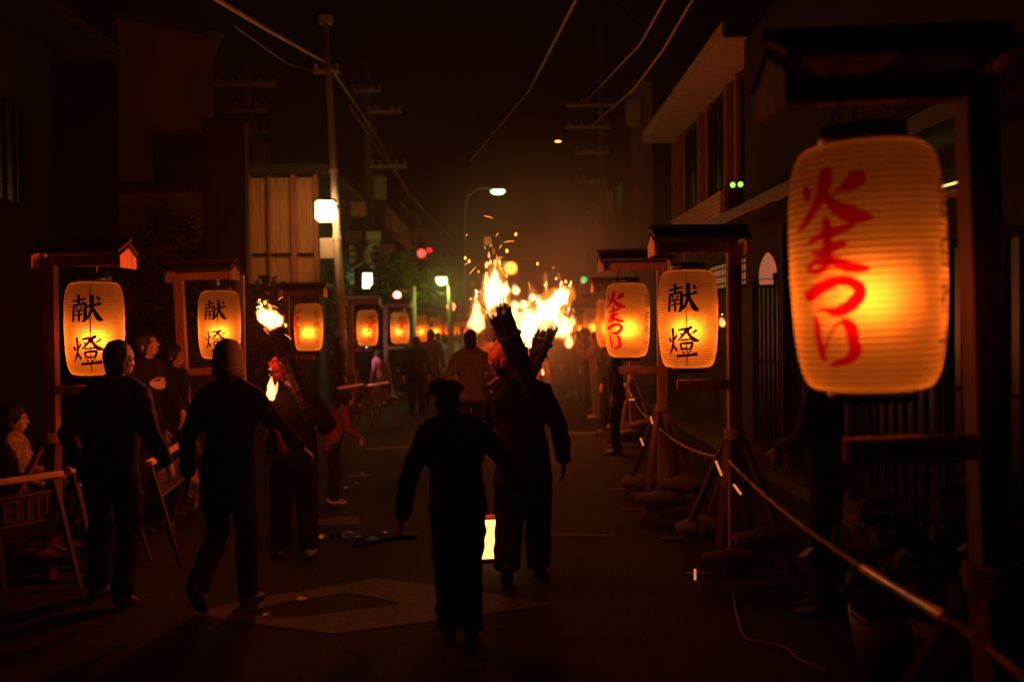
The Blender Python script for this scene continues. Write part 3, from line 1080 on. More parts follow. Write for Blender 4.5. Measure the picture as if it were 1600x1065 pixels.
    # ---- headgear
    if hat == 'beanie':
        mb = MB()
        prof = [(.0905, -.045), (.094, -.02), (.095, .02), (.090, .065), (.074, .105), (.045, .130), (.012, .138), (.0, .139)]
        b0 = len(mb.v)
        nseg = 44
        for r, zq in catmull([p + (0,) for p in prof], 4) if False else [(p[0], p[1]) for p in catmull(prof, 4)]:
            for j in range(nseg):
                t = 2 * PI * j / nseg
                rr = max(.001, r) * (1 + .018 * math.cos(t * 22))
                mb.v.append((rr * .93 * math.cos(t) * s, rr * 1.06 * math.sin(t) * s - .008 * s, zq * s))
        rows = (len(mb.v) - b0) // nseg
        for i in range(rows - 1):
            for j in range(nseg):
                j2 = (j + 1) % nseg
                mb.f.append((b0 + i * nseg + j, b0 + i * nseg + j2, b0 + (i + 1) * nseg + j2, b0 + (i + 1) * nseg + j))
        c_ = mb.build("beanie", hat_m, o, True, loc=hc)
        c_.rotation_euler = HR.to_euler()
        c_.scale = (1.08, 1.05, 1.24)
        m2 = MB()
        m2.lathe([((.094 + .007 * math.cos(u)) * s, (-.035 + .026 * math.sin(u)) * s) for u in [2 * PI * k / 10 for k in range(11)]], 36)
        c_ = m2.build("beanie_cuff", hat_m, o, True, loc=hc + HR @ Vector((0, -.006 * s, 0)))
        c_.scale = (1.02, 1.13, 1.2)
        c_.rotation_euler = HR.to_euler()
    elif hat == 'cap':
        mb = MB()
        mb.ball((0, -.004, .060), (.096, .108, .052), 20, 10)
        mb.ball((0, .02, .078), (.090, .095, .048), 20, 10)
        mb.ball((0, -.03, .045), (.090, .085, .045), 18, 9)
        mb.sweep([(-.055, .085, .040), (0, .105, .046), (.055, .085, .040)], [(.03, .009)], side=(0, 1, 0), n=10)
        mb.sweep([(-.045, .125, .030), (0, .140, .034), (.045, .125, .030)], [(.03, .008)], side=(0, 1, 0), n=10)
        mb.v = [tuple(Vector(v) * s) for v in mb.v]
        me = remesh(mb, .008, .004, (30, 30, 30), 2, seed)
        me.materials.append(hat_m)
        c_ = link("cap", me, o, hc)
        c_.scale = (1.2, 1.16, 1.12)
        c_.rotation_euler = HR.to_euler()
    elif hat == 'headcloth':
        mb = MB()
        mb.ball((0, -.008, .030), (.090, .104, .098), 18, 12)
        mb.sweep([(-.07, -.02, .08), (-.02, -.045, .128), (.05, -.03, .10)], [(.03, .02), (.035, .025), (.03, .02)], n=8)
        mb.sweep([(.0, -.10, .0), (.02, -.125, -.01), (.05, -.135, -.06)], [(.022, .014), (.026, .016), (.022, .006)], n=8)
        mb.sweep([(.0, -.10, .0), (-.02, -.125, -.02), (-.035, -.13, -.075)], [(.022, .014), (.026, .016), (.02, .006)], n=8)
        mb.v = [tuple(Vector(v) * s) for v in mb.v]
        me = remesh(mb, max(voxel, .008), .006, (24, 24, 40), 1, seed)
        me.materials.append(hat_m)
        c_ = link("headcloth", me, o, hc)
        c_.rotation_euler = HR.to_euler()
    return o, s, hc, HR


M_shoe = mat("shoe_dark", (0.06, 0.05, 0.045), 0.6, var=0.2)
M_shoel = mat("shoe_light", (0.5, 0.42, 0.36), 0.6, var=0.2)
K_black = cloth("black", (0.012, 0.011, 0.011))
K_navy = cloth("navy", (0.016, 0.016, 0.022))
K_char = cloth("charcoal", (0.028, 0.025, 0.024))
K_brown = cloth("brown", (0.06, 0.035, 0.025))
K_tan = cloth("tan", (0.36, 0.26, 0.16))
K_grey = cloth("grey", (0.20, 0.18, 0.17))
K_red = cloth("red", (0.42, 0.03, 0.03))
K_maroon = cloth("maroon", (0.10, 0.02, 0.025))
K_white = cloth("white", (0.62, 0.60, 0.60))
K_pink = cloth("pink", (0.62, 0.12, 0.20))
K_orange = cloth("orange", (0.75, 0.20, 0.07))
K_beige = cloth("beige_knit", (0.86, 0.58, 0.36))
K_cap = mat("cap_checked_cloth", (0.42, 0.07, 0.06), 0.85, var=0.95, scale=16, bump=0.3, bscale=200)
K_pattern = mat("patterned_shirt_cloth", (0.34, 0.24, 0.17), 0.85, var=0.7, scale=28, bump=0.3, bscale=200)
K_denim = cloth("dark_denim", (0.030, 0.030, 0.038))


def floor_pt(px, dist):
    p = at(px, 508, dist)
    return p.x, dist


WALK_L = dict(LK=(-.10, .16, .52), LA=(-.10, .10, .10), RK=(.10, -.02, .48), RA=(.10, -.22, .15), RT=(.05, 1, -.75))
WALK_R = dict(RK=(.10, .16, .52), RA=(.10, .10, .10), LK=(-.10, -.02, .48), LA=(-.10, -.22, .15), LT=(-.05, 1, -.75))

# boy in the cap, nearest, walking away
x_, y_ = floor_pt(712, 5.2)
figure("boy in a dark jacket and checked flat cap walking away nearest the camera", x_, y_, 1.36, R(4), K_black, K_black,
       dict(lean=(-.025, .03), tilt=(-.035, .02), hyaw=R(38), hpitch=R(-8), LE=(-.31, -.03, 1.10), LW=(-.37, .02, .80), LD=(-.02, .12, -1), LC=.35,
            RE=(.33, .06, 1.16), RW=(.40, .22, .95), RD=(.2, .8, -.3), RK=(.075, .05, .49), RA=(.075, -.06, .11), LK=(-.075, .04, .49), LA=(-.07, .05, .09), RT=(.1, 1, -.35)),
       shoes=mat("shoe_brown", (0.14, 0.06, 0.05), 0.6), hat='cap', hat_m=K_cap, voxel=.008, bulk=1.12, coat=.84, seed=1, trouser=1.12)
# man with the torch
x_, y_ = floor_pt(814, 6.42)
figure("man in a dark happi coat and orange headcloth carrying the leaning torch, seen from behind", x_, y_, 1.51, R(-3), K_black, K_black,
       dict(lean=(-.03, .03), tilt=(-.115, .03), hyaw=R(22), hpitch=R(-10), LE=(-.24, .12, 1.14), LW=(-.08, .26, 1.22), LD=(.4, .4, .6), LN=(1, 0, 0), LC=.9,
            RE=(.27, -.05, 1.12), RW=(.30, .02, .86), RD=(0, .1, -1), LK=(-.10, .02, .48), LA=(-.11, -.22, .16), LT=(-.05, 1, -.8), RK=(.10, .12, .50), RA=(.11, .08, .09)),
       shoes=M_shoe, hat='headcloth', hat_m=K_orange, voxel=.009, bulk=1.18, coat=.72, seed=2, trouser=1.38, collar=mat("cloth_collar", (0.55, 0.30, 0.12), 0.8))
# second bearer just beyond
x_, y_ = floor_pt(818, 7.9)
figure("second torch bearer with an orange headcloth, hidden behind the middle man", x_, y_, 1.36, R(0), K_brown, K_black,
       dict(RE=(.27, .1, 1.2), RW=(.10, .25, 1.22), RD=(0, .4, .8), RC=.9), hat='headcloth', hat_m=K_orange, voxel=.012, seed=5)
# woman in the beanie
x_, y_ = floor_pt(353, 5.87)
figure("person in beige beanie and long dark coat reaching a hand to the right", x_, y_, 1.53, R(-8), K_black, K_denim,
       dict(lean=(0, .03), hyaw=R(-12), RE=(.32, .04, 1.20), RW=(.43, .20, 1.03), RD=(.65, .45, -.7), RN=(-.5, -.1, -.85), RC=.42,
            LE=(-.25, -.06, 1.12), LW=(-.27, -.02, .86), RK=(.09, .08, .49), RA=(.10, .06, .09), LK=(-.10, .05, .47), LA=(-.10, -.26, .20), LT=(-.05, 1, -1.2)),
       hat='beanie', hat_m=K_beige, voxel=.008, bulk=1.06, coat=.66, seed=3)
# dark man at the left
x_, y_ = floor_pt(168, 6.0)
figure("broad man in a dark hooded jacket striding at far left, blocking the lantern", x_, y_, 1.56, R(-6), K_char, K_black,
       dict(lean=(.02, .06), tilt=(0, .03), hyaw=R(-20), RE=(.28, -.02, 1.13), RW=(.35, .10, .90), RD=(.2, .3, -.9), RC=.6, LE=(-.30, .02, 1.12), LW=(-.28, .12, .88),
            LK=(-.13, .12, .50), LA=(-.17, .12, .09), RK=(.10, .06, .49), RA=(.12, -.10, .11), RT=(.1, 1, -.4)), voxel=.009, bulk=1.13, coat=.80, seed=4, trouser=1.1)
# torch bearer at left
x_, y_ = floor_pt(457, 7.15)
figure("young torch bearer with a red headband and light shoes walking away on the left", x_, y_, 1.40, R(6), K_black, K_navy,
       dict(lean=(-.02, .08), tilt=(-.105, .02), LE=(-.26, .10, 1.20), LW=(-.16, .28, 1.30), LD=(.3, .3, .9), LC=.9, RE=(.30, .02, 1.14), RW=(.22, .20, 1.10), RD=(-.3, .6, .6), RC=.9,
            LK=(-.12, .03, .49), LA=(-.13, .02, .09), RK=(.10, .03, .49), RA=(.12, -.05, .10)),
       shoes=M_shoel, hat='headcloth', hat_m=mat('cloth_crimson', (0.14, 0.012, 0.03), .85), voxel=.010, bulk=1.25, coat=.84, seed=6, trouser=1.3)
# child with the striped sleeve
x_, y_ = floor_pt(517, 9.3)
K_stripe = bpy.data.materials.new("cloth_striped")
K_stripe.use_nodes = True
_n, _l = K_stripe.node_tree.nodes, K_stripe.node_tree.links
_w = _n.new('ShaderNodeTexWave')
_w.bands_direction = 'Z'
_w.inputs['Scale'].default_value = 14
_tc = _n.new('ShaderNodeTexCoord')
_l.new(_tc.outputs['Object'], _w.inputs['Vector'])
_r = _n.new('ShaderNodeValToRGB')
_r.color_ramp.elements[0].color = (.05, .012, .012, 1)
_r.color_ramp.elements[1].color = (.30, .10, .08, 1)
_l.new(_w.outputs[0], _r.inputs[0])
_l.new(_r.outputs[0], _n["Principled BSDF"].inputs['Base Color'])
_n["Principled BSDF"].inputs['Roughness'].default_value = .85
figure("small child in a striped top bending forward in the road behind the left torch bearer", x_, y_, 1.04, R(-70), K_stripe, K_navy,
       dict(lean=(0, .16), tilt=(0, .03), LE=(-.22, .22, 1.14), LW=(-.16, .42, 1.05), RE=(.22, .2, 1.14), RW=(.16, .4, 1.02)), shoes=M_shoel, voxel=.010, seed=7)
# the man in the tan jacket
x_, y_ = floor_pt(735, 12.0)
figure("man in a tan jacket and dark trousers standing left of the crossed torches", x_, y_, 1.58, R(0), K_tan, K_black,
       dict(LE=(-.28, 0, 1.14), LW=(-.27, .12, .92), RE=(.28, .05, 1.16), RW=(.20, .24, 1.05)), voxel=.013, bulk=1.15, seed=8, fingers=True)
# spectators behind the left barrier
x_, y_ = floor_pt(6, 7.3)
figure("spectator in a patterned light shirt sitting low at the left edge, facing right", x_, y_, 1.55, R(-80), K_pattern, K_black,
       dict(drop=.50, lean=(0, .05), LK=(-.12, .42, .46), LA=(-.12, .40, .09), RK=(.12, .42, .46), RA=(.12, .40, .09), LE=(-.24, .12, 1.16), LW=(-.14, .34, 1.10), RE=(.24, .12, 1.16), RW=(.14, .34, 1.10),
            LD=(.2, 1, -.1), RD=(-.2, 1, -.1)), voxel=.010, seed=9)
x_, y_ = floor_pt(224, 8.2)
o_, s_, hc_, HR_x = figure("spectator with a lit face and black T-shirt with a pale oval print, looking right", x_, y_, 1.62, R(-112), K_black, K_black,
       dict(lean=(0, .02), hyaw=R(18), hpitch=R(14), LE=(-.25, .1, 1.13), LW=(-.15, .28, 1.0), RE=(.25, .05, 1.13), RW=(.2, .2, .95)), voxel=.010, seed=10)
mbp = MB()
for i in range(24):
    a = 2 * PI * i / 24
    mbp.v.append((.095 * math.cos(a), -3.5 * (.095 * math.cos(a)) ** 2, .050 * math.sin(a)))
mbp.f.append(tuple(range(24)))
c_ = mbp.build("shirt_print", mat("print_white", (0.55, 0.40, 0.36), 0.8), o_, loc=(0.0, .178 * s_, 1.27 * s_))
c_.rotation_euler = (R(4), 0, 0)
x_, y_ = floor_pt(268, 8.9)
figure("dim spectator in black just right of the one with the oval print", x_, y_, 1.50, R(-100), K_black, K_black, dict(hyaw=R(10)), voxel=.011, seed=11)
x_, y_ = floor_pt(1292, 5.6)
figure("dark onlooker standing behind the rope below the biggest lantern", x_, y_, 1.52, R(60), K_char, K_black, dict(LE=(-.26, .1, 1.13), LW=(-.12, .28, 1.05), RE=(.26, .1, 1.13), RW=(.12, .28, 1.02)), voxel=.011, seed=12)

# ---- the crowd further up: five poses, copied with their own clothes
def base_pose(pose, seed, coat=.8):
    o, *_ = figure("crowd", 0, -40, 1.70, 0, K_black, K_black, pose, voxel=.018, fingers=False, seed=seed, coat=coat, shoes=M_shoe)
    return o


POSES = [base_pose(dict(), 20), base_pose(WALK_L, 21), base_pose(WALK_R, 22),
         base_pose(dict(RE=(.26, .18, 1.3), RW=(.18, .34, 1.55), RD=(0, .1, 1)), 23),
         base_pose(dict(LE=(-.22, .2, 1.2), LW=(-.08, .36, 1.35), RE=(.22, .2, 1.2), RW=(.08, .36, 1.35), LD=(.3, .3, .6), RD=(-.3, .3, .6)), 24, .7)]


def swap(o, m):
    o.material_slots[0].link = 'OBJECT'
    o.material_slots[0].material = m


CROWD = [
    (650, 18.5, 1.44, 0, 10, K_black, K_black, M_shoe, "dark hooded figure left of centre in front of the small lanterns"),
    (673, 20.0, 1.56, 0, -15, K_maroon, K_black, M_shoe, "tall person in maroon between the dark hooded figure and the tan jacket"),
    (590, 20.6, 1.16, 2, 60, K_pink, K_grey, mat("shoe_white", (.7, .7, .72), .6), "child in a pink and white top with white shoes, brightly lit at left"),
    (559, 22.5, 1.60, 4, -60, K_black, K_black, M_shoe, "person in black holding a phone light beside the brightly lit child"),
    (604, 24.5, 1.58, 0, -40, K_brown, K_black, M_shoe, "onlooker in brown right of the brightly lit child"),
    (620, 26.0, 1.52, 0, -70, K_grey, K_black, M_shoe, "onlooker in grey right of the one in brown, under a small lantern"),
    (694, 23.0, 1.44, 4, 20, K_grey, K_grey, M_shoel, "person in light grey left of the tan jacketed man"),
    (707, 25.0, 1.42, 0, -20, K_white, K_grey, M_shoel, "person in a white shirt just left of the tan jacketed man"),
    (776, 13.5, 1.62, 3, 0, K_tan, K_grey, M_shoe, "person in pale tan behind the middle man's torch"),
    (764, 17.0, 1.58, 1, 15, K_orange, K_black, M_shoe, "person in orange partly hidden behind the middle man's head"),
    (832, 16.0, 1.50, 1, -5, K_tan, K_black, M_shoe, "person in tan with bare lit legs right of the middle man"),
    (858, 24.0, 1.46, 2, 0, K_tan, K_black, M_shoe, "person in a tan top and black trousers beside the low roadside fire"),
    (878, 25.5, 1.50, 0, 20, K_red, K_brown, M_shoe, "person in a red coat right of the low roadside fire"),
    (893, 22.5, 1.46, 1, 0, K_maroon, K_maroon, M_shoel, "person in dark purple with light shoes under the single upright flame"),
    (846, 27.0, 1.55, 3, 0, K_red, K_black, M_shoe, "far person in a red coat with a raised arm at the fires"),
    (814, 24.0, 1.60, 0, 30, K_brown, K_black, M_shoe, "far person in brown in front of the biggest fire"),
    (912, 26.0, 1.55, 0, 90, K_brown, K_black, M_shoe, "far onlooker in brown standing under the last right lantern"),
    (931, 17.5, 1.50, 4, 95, mat("cloth_dusty_pink", (.34, .2, .2), .85), K_grey, M_shoel, "onlooker in dusty pink at the right, under the half hidden lantern"),
    (946, 15.0, 1.48, 0, 80, K_black, K_black, M_shoe, "dark onlooker at the right, nearest of those under the red lettered lantern"),
    (916, 20.0, 1.56, 0, 70, K_maroon, K_char, M_shoe, "onlooker in maroon at the right, farther than the dusty pink one"),
    (552, 19.5, 1.55, 0, -80, K_char, K_black, M_shoe, "dim onlooker in charcoal left of the steel pole's foot"),
    (527, 18.0, 1.50, 0, -60, K_brown, K_black, M_shoe, "dim onlooker in brown beneath the blank glowing lantern, left of the steel pole"),
    (638, 30.0, 1.45, 1, 10, K_brown, K_black, M_shoe, "far walker in brown left of the dark hooded figure"),
    (722, 30.0, 1.58, 2, 0, K_white, K_black, M_shoe, "far walker in white just behind the tan jacketed man's left shoulder"),
    (750, 24.0, 1.60, 0, 0, K_char, K_black, M_shoe, "far walker in charcoal right of the tan jacketed man"),
    (800, 32.0, 1.60, 1, 0, K_tan, K_black, M_shoe, "farthest walker in tan in the middle of the road"),
    (632, 22.5, 1.40, 0, -30, K_brown, K_char, M_shoe, "onlooker in brown at left, in front of the small red lettered lantern"),
    (684, 27.0, 1.46, 2, 10, K_grey, K_black, M_shoe, "walker in grey right of the maroon figure"),
    (712, 33.0, 1.5, 1, 0, K_brown, K_black, M_shoe, "far walker in brown left behind the tan jacket"),
    (838, 30.0, 1.60, 3, 5, K_grey, K_black, M_shoe, "far figure in grey with a raised arm under the big fire"),
    (868, 28.0, 1.52, 0, -10, K_brown, K_char, M_shoe, "far figure in brown left of the red coat"),
    (903, 23.5, 1.50, 4, 60, K_grey, K_brown, M_shoe, "onlooker in grey on the right, beyond the maroon one"),
    (922, 22.5, 1.46, 0, 100, K_pink, K_grey, M_shoel, "onlooker in pink on the right, behind the dusty pink one"),
    (938, 19.0, 1.52, 4, 75, K_brown, K_char, M_shoe, "onlooker in brown on the right between the dusty pink and the dark one"),
    (962, 12.6, 1.46, 0, 85, K_char, K_black, M_shoe, "dark onlooker at the right, standing just under the red lettered lantern"),
    (786, 27.0, 1.58, 2, 0, K_tan, K_black, M_shoe, "far walker in tan seen just left of the torch crossing"),
]
for i, (px, d, h, k, rz, tm, lm, sm, lab) in enumerate(CROWD):
    o = copy_tree(POSES[k])
    x_, y_ = floor_pt(px, d)
    o.location = (x_, y_, 0)
    o.rotation_euler = (0, 0, R(rz))
    o.scale = (h / 1.7, h / 1.7, h / 1.7)
    o['label'] = lab
    o['group'] = "people of the festival crowd up the street"
    for ch in o.children:
        nm = ch.name.split('.')[0]
        if nm == 'jacket':
            swap(ch, tm)
        elif nm == 'trousers':
            swap(ch, lm)
        elif nm == 'shoe':
            swap(ch, sm)
for p in POSES:
    for ch in list(p.children):
        bpy.data.objects.remove(ch)
    bpy.data.objects.remove(p)

#============================================================ TOWN
M_plaster = mat("plaster_wall", (0.30, 0.20, 0.15), 0.9, var=0.2, scale=1.2, bump=0.3, bscale=30)
M_darkwall = mat("dark_timber_wall", (0.03, 0.023, 0.02), 0.85, var=0.3, scale=2, bump=0.3)
M_blackwall = mat("unlit_timber_wall", (0.012, 0.010, 0.009), 0.9, var=0.3, scale=2, bump=0.3)  # dark wall colour lowered further to stand in for lack of light
M_tile = mat("roof_tile", (0.022, 0.02, 0.02), 0.6, var=0.25, scale=3)
M_soffit = mat("soffit_board", (0.42, 0.30, 0.20), 0.8, var=0.2, scale=2, stretch=(1, 6, 1))
M_board = mat("wall_board", (0.52, 0.24, 0.10), 0.7, var=0.35, scale=4, bump=0.3, bscale=30, stretch=(8, 8, .7))
M_frame = mat("window_frame_dark", (0.008, 0.007, 0.006), 0.9, var=0.2, spec=.1)
M_glass = mat("window_glass", (0.008, 0.008, 0.009), 0.35, var=0.05, spec=0.12)
M_signw = mat("sign_white", (0.42, 0.36, 0.30), 0.6, var=0.1)
M_signd = mat("sign_dark", (0.045, 0.04, 0.036), 0.7, var=0.5, scale=2.5)
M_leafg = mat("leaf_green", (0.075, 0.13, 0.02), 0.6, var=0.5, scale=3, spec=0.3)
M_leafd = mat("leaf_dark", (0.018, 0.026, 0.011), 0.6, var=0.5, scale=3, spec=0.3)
M_trunk = mat("bark", (0.06, 0.045, 0.034), 0.9, var=0.4, scale=14, bump=0.6)


def window(parent, c, w, h, axis, m_pane=None, bars=(1, 1), t=.06, name="window"):
    """frame with bars and a pane; axis 'x' = wall facing the road (normal along x), 'y' = facing the camera"""
    mb = MB()
    cx, cy_, cz = c
    def bx(du, dz, su, sz, tt=t):
        if axis == 'x':
            mb.box((cx, cy_ + du, cz + dz), (tt, su, sz))
        else:
            mb.box((cx + du, cy_, cz + dz), (su, tt, sz))
    for s in (-1, 1):
        bx(s * (w / 2 - .03), 0, .06, h)
        bx(0, s * (h / 2 - .03), w - .122, .06)
    for i in range(1, bars[0] + 1):
        bx(-w / 2 + w * i / (bars[0] + 1), 0, .03, h - .122, t * .7)
    for i in range(1, bars[1] + 1):
        bx(0, -h / 2 + h * i / (bars[1] + 1), w - .122, .028, t * .5)
    f = mb.build(name, M_frame, parent)
    m2 = MB()
    if axis == 'x':
        m2.box((cx, cy_, cz), (.012, w - .08, h - .08))
    else:
        m2.box((cx, cy_, cz), (w - .08, .012, h - .08))
    m2.build("pane", m_pane or M_glass, f)
    return f


# ---- left: near dark house
t = thing("townhouse", "black unlit house at the far left edge, only its outline against the tall wall", "house", (-7.6, 6.5, 0))
MB().box((0, 0, 2.5), (4.4, 11.0, 5.0)).build("wall", M_blackwall, t)
MB().prism([(-2.7, -6, 5.0), (2.9, -6, 5.0), (2.9, -6, 5.12), (0, -6, 6.6), (-2.7, -6, 5.12)], (0, 12, 0)).build("roof", M_tile, t)
for yy in (-2.2, 1.0, 4.0):
    window(t, (2.21, yy, 3.6), 1.5, 1.2, 'x', bars=(6, 0))
window(t, (2.21, 2.0, 1.1), 2.6, 1.9, 'x', bars=(8, 0))

# ---- left: tall plain plaster gable wall
a, b = at(186, 250, 15.0), at(334, 250, 15.0)
zt, zr = at(186, 26, 15).z, at(333, 56, 15).z
t = thing("plaster_house", "tall house with a plain reddish plaster side wall and one dark window, upper left", "house", (a.x, 15.0, 0))
w = b.x - a.x
MB().prism([(0, 0, 0), (w, 0, 0), (w, 0, zr), (0, 0, zt)], (-2.4, 6, 0)).build("wall", M_plaster, t)
MB().prism([(-1.2, -.25, zt + .26), (w + .25, -.25, zr - .05), (w + .25, -.25, zr + .12), (-1.2, -.25, zt + .42)], (-2.6, 6.5, 0)).build("roof", M_tile, t)
q0, q1 = at(241, 213, 15), at(322, 300, 15)
window(t, ((q0.x + q1.x) / 2 - a.x, -.03, (q0.z + q1.z) / 2), q1.x - q0.x, q0.z - q1.z, 'y', bars=(1, 0), t=.1)
zl = at(250, 298, 15).z
MB().box((w * .42, -.22, zl), (w * .86, .42, .07)).build("window_canopy", M_tile, t)

# ---- tall dark signboard
a, b = at(319, 192, 12.4), at(388, 430, 12.4)
t = thing("signboard", "tall dark vertical signboard in front of the plaster wall", "sign", (a.x, 12.4, 0))
w = b.x - a.x
MB().box((w / 2, 0, (a.z + b.z) / 2), (w, .16, a.z - b.z)).build("board", M_signd, t)
for xx in (.1, w - .1):
    MB().box((xx, .0, b.z / 2), (.09, .09, b.z)).build("post", M_steel, t)
MB().box((w / 2, 0, a.z + .02), (w + .06, .2, .04)).build("cap_rail", M_frame, t)

# ---- wooden boarded upper storey lit by the box lamp
a, b = at(388, 276, 20.2), at(497, 442, 20.2)
t = thing("boarded_house", "house with a lit upper storey of vertical brown boards, left of the box lamp", "house", (a.x, 20.2, 0))
w, zb, zt = b.x - a.x, b.z, a.z
MB().box((w / 2, 2.6, zt / 2), (w, 5.0, zt - .02)).build("wall", M_darkwall, t)
nb = 18
for i in range(nb):
    xx = w * (i + .5) / nb
    MB().box((xx, .06 + .012 * (i % 2), (zb + zt) / 2), (w / nb - .008, .03, zt - zb)).build("board", M_board, t)
for xx, wd in ((0.02, .06), (w * .30, .03), (w * .66, .11), (w * .985, .09)):
    MB().box((xx, .0, (zb + zt) / 2), (wd, .09, zt - zb + .06)).build("post", M_wood, t)
for zz in (zb + (zt - zb) * .27, zt):
    MB().box((w / 2, -.005, zz), (w + .08, .06, .05)).build("rail", M_frame, t)
MB().box((w / 2, .3, zb - .05), (w + .4, 1.0, .08)).build("canopy", M_tile, t)
MB().box((w / 2, 2.5, zt + .12), (w + .5, 5.6, .16)).build("roof", M_tile, t)

# ---- slim steel pole with the square lamp
f = onground(541, 645)
p1, p2 = at(541, 640, f.y), at(509, 34, f.y)
t = thing("lamp_pole", "tall slim pale steel pole carrying a glowing square lamp, left of centre", "street lamp", (f.x, f.y, 0))
k = Vector((f.x, f.y, 0))
MB().sweep([Vector((0, 0, 0)), (p2 - k) * .5, (p2 - k)], [.085, .075, .05], n=16, caps=0).build("pole", M_steel, t, True)
for zz in (.45, .62):
    q = (p2 - k) * zz
    MB().lathe([(.083, q.z - .04), (.092, q.z - .04), (.092, q.z + .04), (.083, q.z + .04)], 16, (q.x, q.y, 0)).build("band", M_steel, t)
tp = p2 - k
for dz in (0, -.95):
    MB().box(tp + Vector((0, 0, dz)), (.5 if dz else .22, .06, .07)).build("crossarm", M_steel, t)
for i in (-1, 0, 1):
    MB().lathe([(.02, .0), (.045, .03), (.03, .06), (.045, .09), (.0, .12)], 10, tuple(tp + Vector((i * .2, 0, -.9)))).build("insulator", M_signw, t, True)
MB().box(tp + Vector((0, 0, .03)), (.24, .16, .16)).build("end_box", M_steel, t)
lb = at(509, 330, f.y - .55) - k
M_boxlamp = glow("box_lamp_glow", (1.0, 0.52, 0.16), 34.0)
MB().box(lb, (.33, .33, .36)).build("lamp_box", M_boxlamp, t, bevel=.03)
MB().box(lb + Vector((0, 0, .20)), (.37, .37, .035)).build("lamp_cover", M_frame, t)
MB().bar(lb + Vector((.17, 0, .1)), lb + Vector((.30, .55, .1)), .03).build("lamp_bracket", M_frame, t)
l_ = lamp("box_lamp_light", lb + Vector((0, -.02, -.05)), 0, (1, .6, .25), .1, t)
bpy.data.objects.remove(l_)


def plate(name, px0, py0, px1, py1, d, m, label, cat="sign", th=.05, group=None):
    a, b = at(px0, py0, d), at(px1, py1, d)
    o = MB().box((0, 0, 0), (abs(b.x - a.x), th, abs(a.z - b.z))).build(name, m, bevel=.008)
    o.location = (a + b) / 2
    return tag(o, label, cat, group)


plate("sign_plate", 500, 372, 522, 404, 19.2, M_signw, "pale rectangular plate just below the square lamp")
plate("sign_plate", 548, 316, 572, 338, 23.0, mat("sign_orange", (.42, .22, .12), .7), "dim orange square plate right of the steel pole")
plate("sign_plate", 572, 361, 595, 376, 23.5, M_signw, "small pale plate above the right round sign")
plate("sign_plate", 594, 381, 618, 411, 24.5, M_signw, "pale grey plate right of the round signs")
plate("sign_plate", 538, 361, 566, 376, 23.5, mat("sign_brown", (.12, .07, .05), .7), "brown plate above the left round sign")

# ---- shop with round signs and the bright window
a, b = at(536, 376, 25.0), at(604, 470, 25.0)
t = thing("shop_house", "shop right of the steel pole with bright greenish windows and round signs", "shop", (a.x, 25.0, 0))
w, zt = b.x - a.x, a.z
MB().box((w / 2, 3.2, zt / 2), (w, 6, zt)).build("wall", M_darkwall, t)
MB().box((w / 2, 2.9, zt + .1), (w + .5, 7, .18)).build("roof", M_tile, t)
M_win = glow("shop_window_light", (0.62, 1.0, 0.42), 15.0)
for px0, px1, m_ in ((552, 559, glow("shop_window_dim", (.7, .9, .5), 1.2)), (562, 584, M_win), (591, 597, M_win)):
    q0, q1 = at(px0, 423, 25), at(px1, 453, 25)
    window(t, ((q0.x + q1.x) / 2 - a.x, .15, (q0.z + q1.z) / 2), q1.x - q0.x, q0.z - q1.z, 'y', m_, bars=(0, 0), t=.05)
MB().box((w / 2, -.2, at(560, 462, 25).z), (w + .3, .9, .08)).build("canopy", M_tile, t)
for px, rx in ((550, .21), (585, .13)):
    c = at(px, 397, 24.3)
    rs = thing("round_sign", ("dark round sign with a reddish rim beside the steel pole", "narrow oval looking white round sign turned sideways, above the shop window")[px > 560], "sign", c, R(0 if px < 560 else 52), "round shop signs")
    r_ = .34
    mb = MB()
    mb.v = [(r_ * math.cos(2 * PI * i / 32), -.04, r_ * math.sin(2 * PI * i / 32)) for i in range(32)] + [(r_ * math.cos(2 * PI * i / 32), .04, r_ * math.sin(2 * PI * i / 32)) for i in range(32)]
    mb.f = [tuple(range(32)), tuple(reversed(range(32, 64)))] + [(i, i + 32, (i + 1) % 32 + 32, (i + 1) % 32) for i in range(32)]
    mb.build("disc", M_signd if px < 560 else M_signw, rs)
    mb = MB()
    ring = [(r_ * .9 * math.cos(2 * PI * i / 32), -.045, r_ * .9 * math.sin(2 * PI * i / 32)) for i in range(33)]
    mb.sweep(ring, [.022], side=(0, 1, 0), n=6, caps=0)
    mb.build("rim", mat("sign_rim", (.32, .16, .11), .6), rs)
    mb = MB()
    for i in range(3):
        mb.ball((-.02 + .05 * (i % 2), -.045, .16 - .16 * i), (.10, .012, .06), 10, 6)
    mb.build("emblem", M_signw if px < 560 else M_signd, rs)
    MB().bar((0, .05, 0), (0, .55, 0), .04).build("bracket", M_frame, rs)


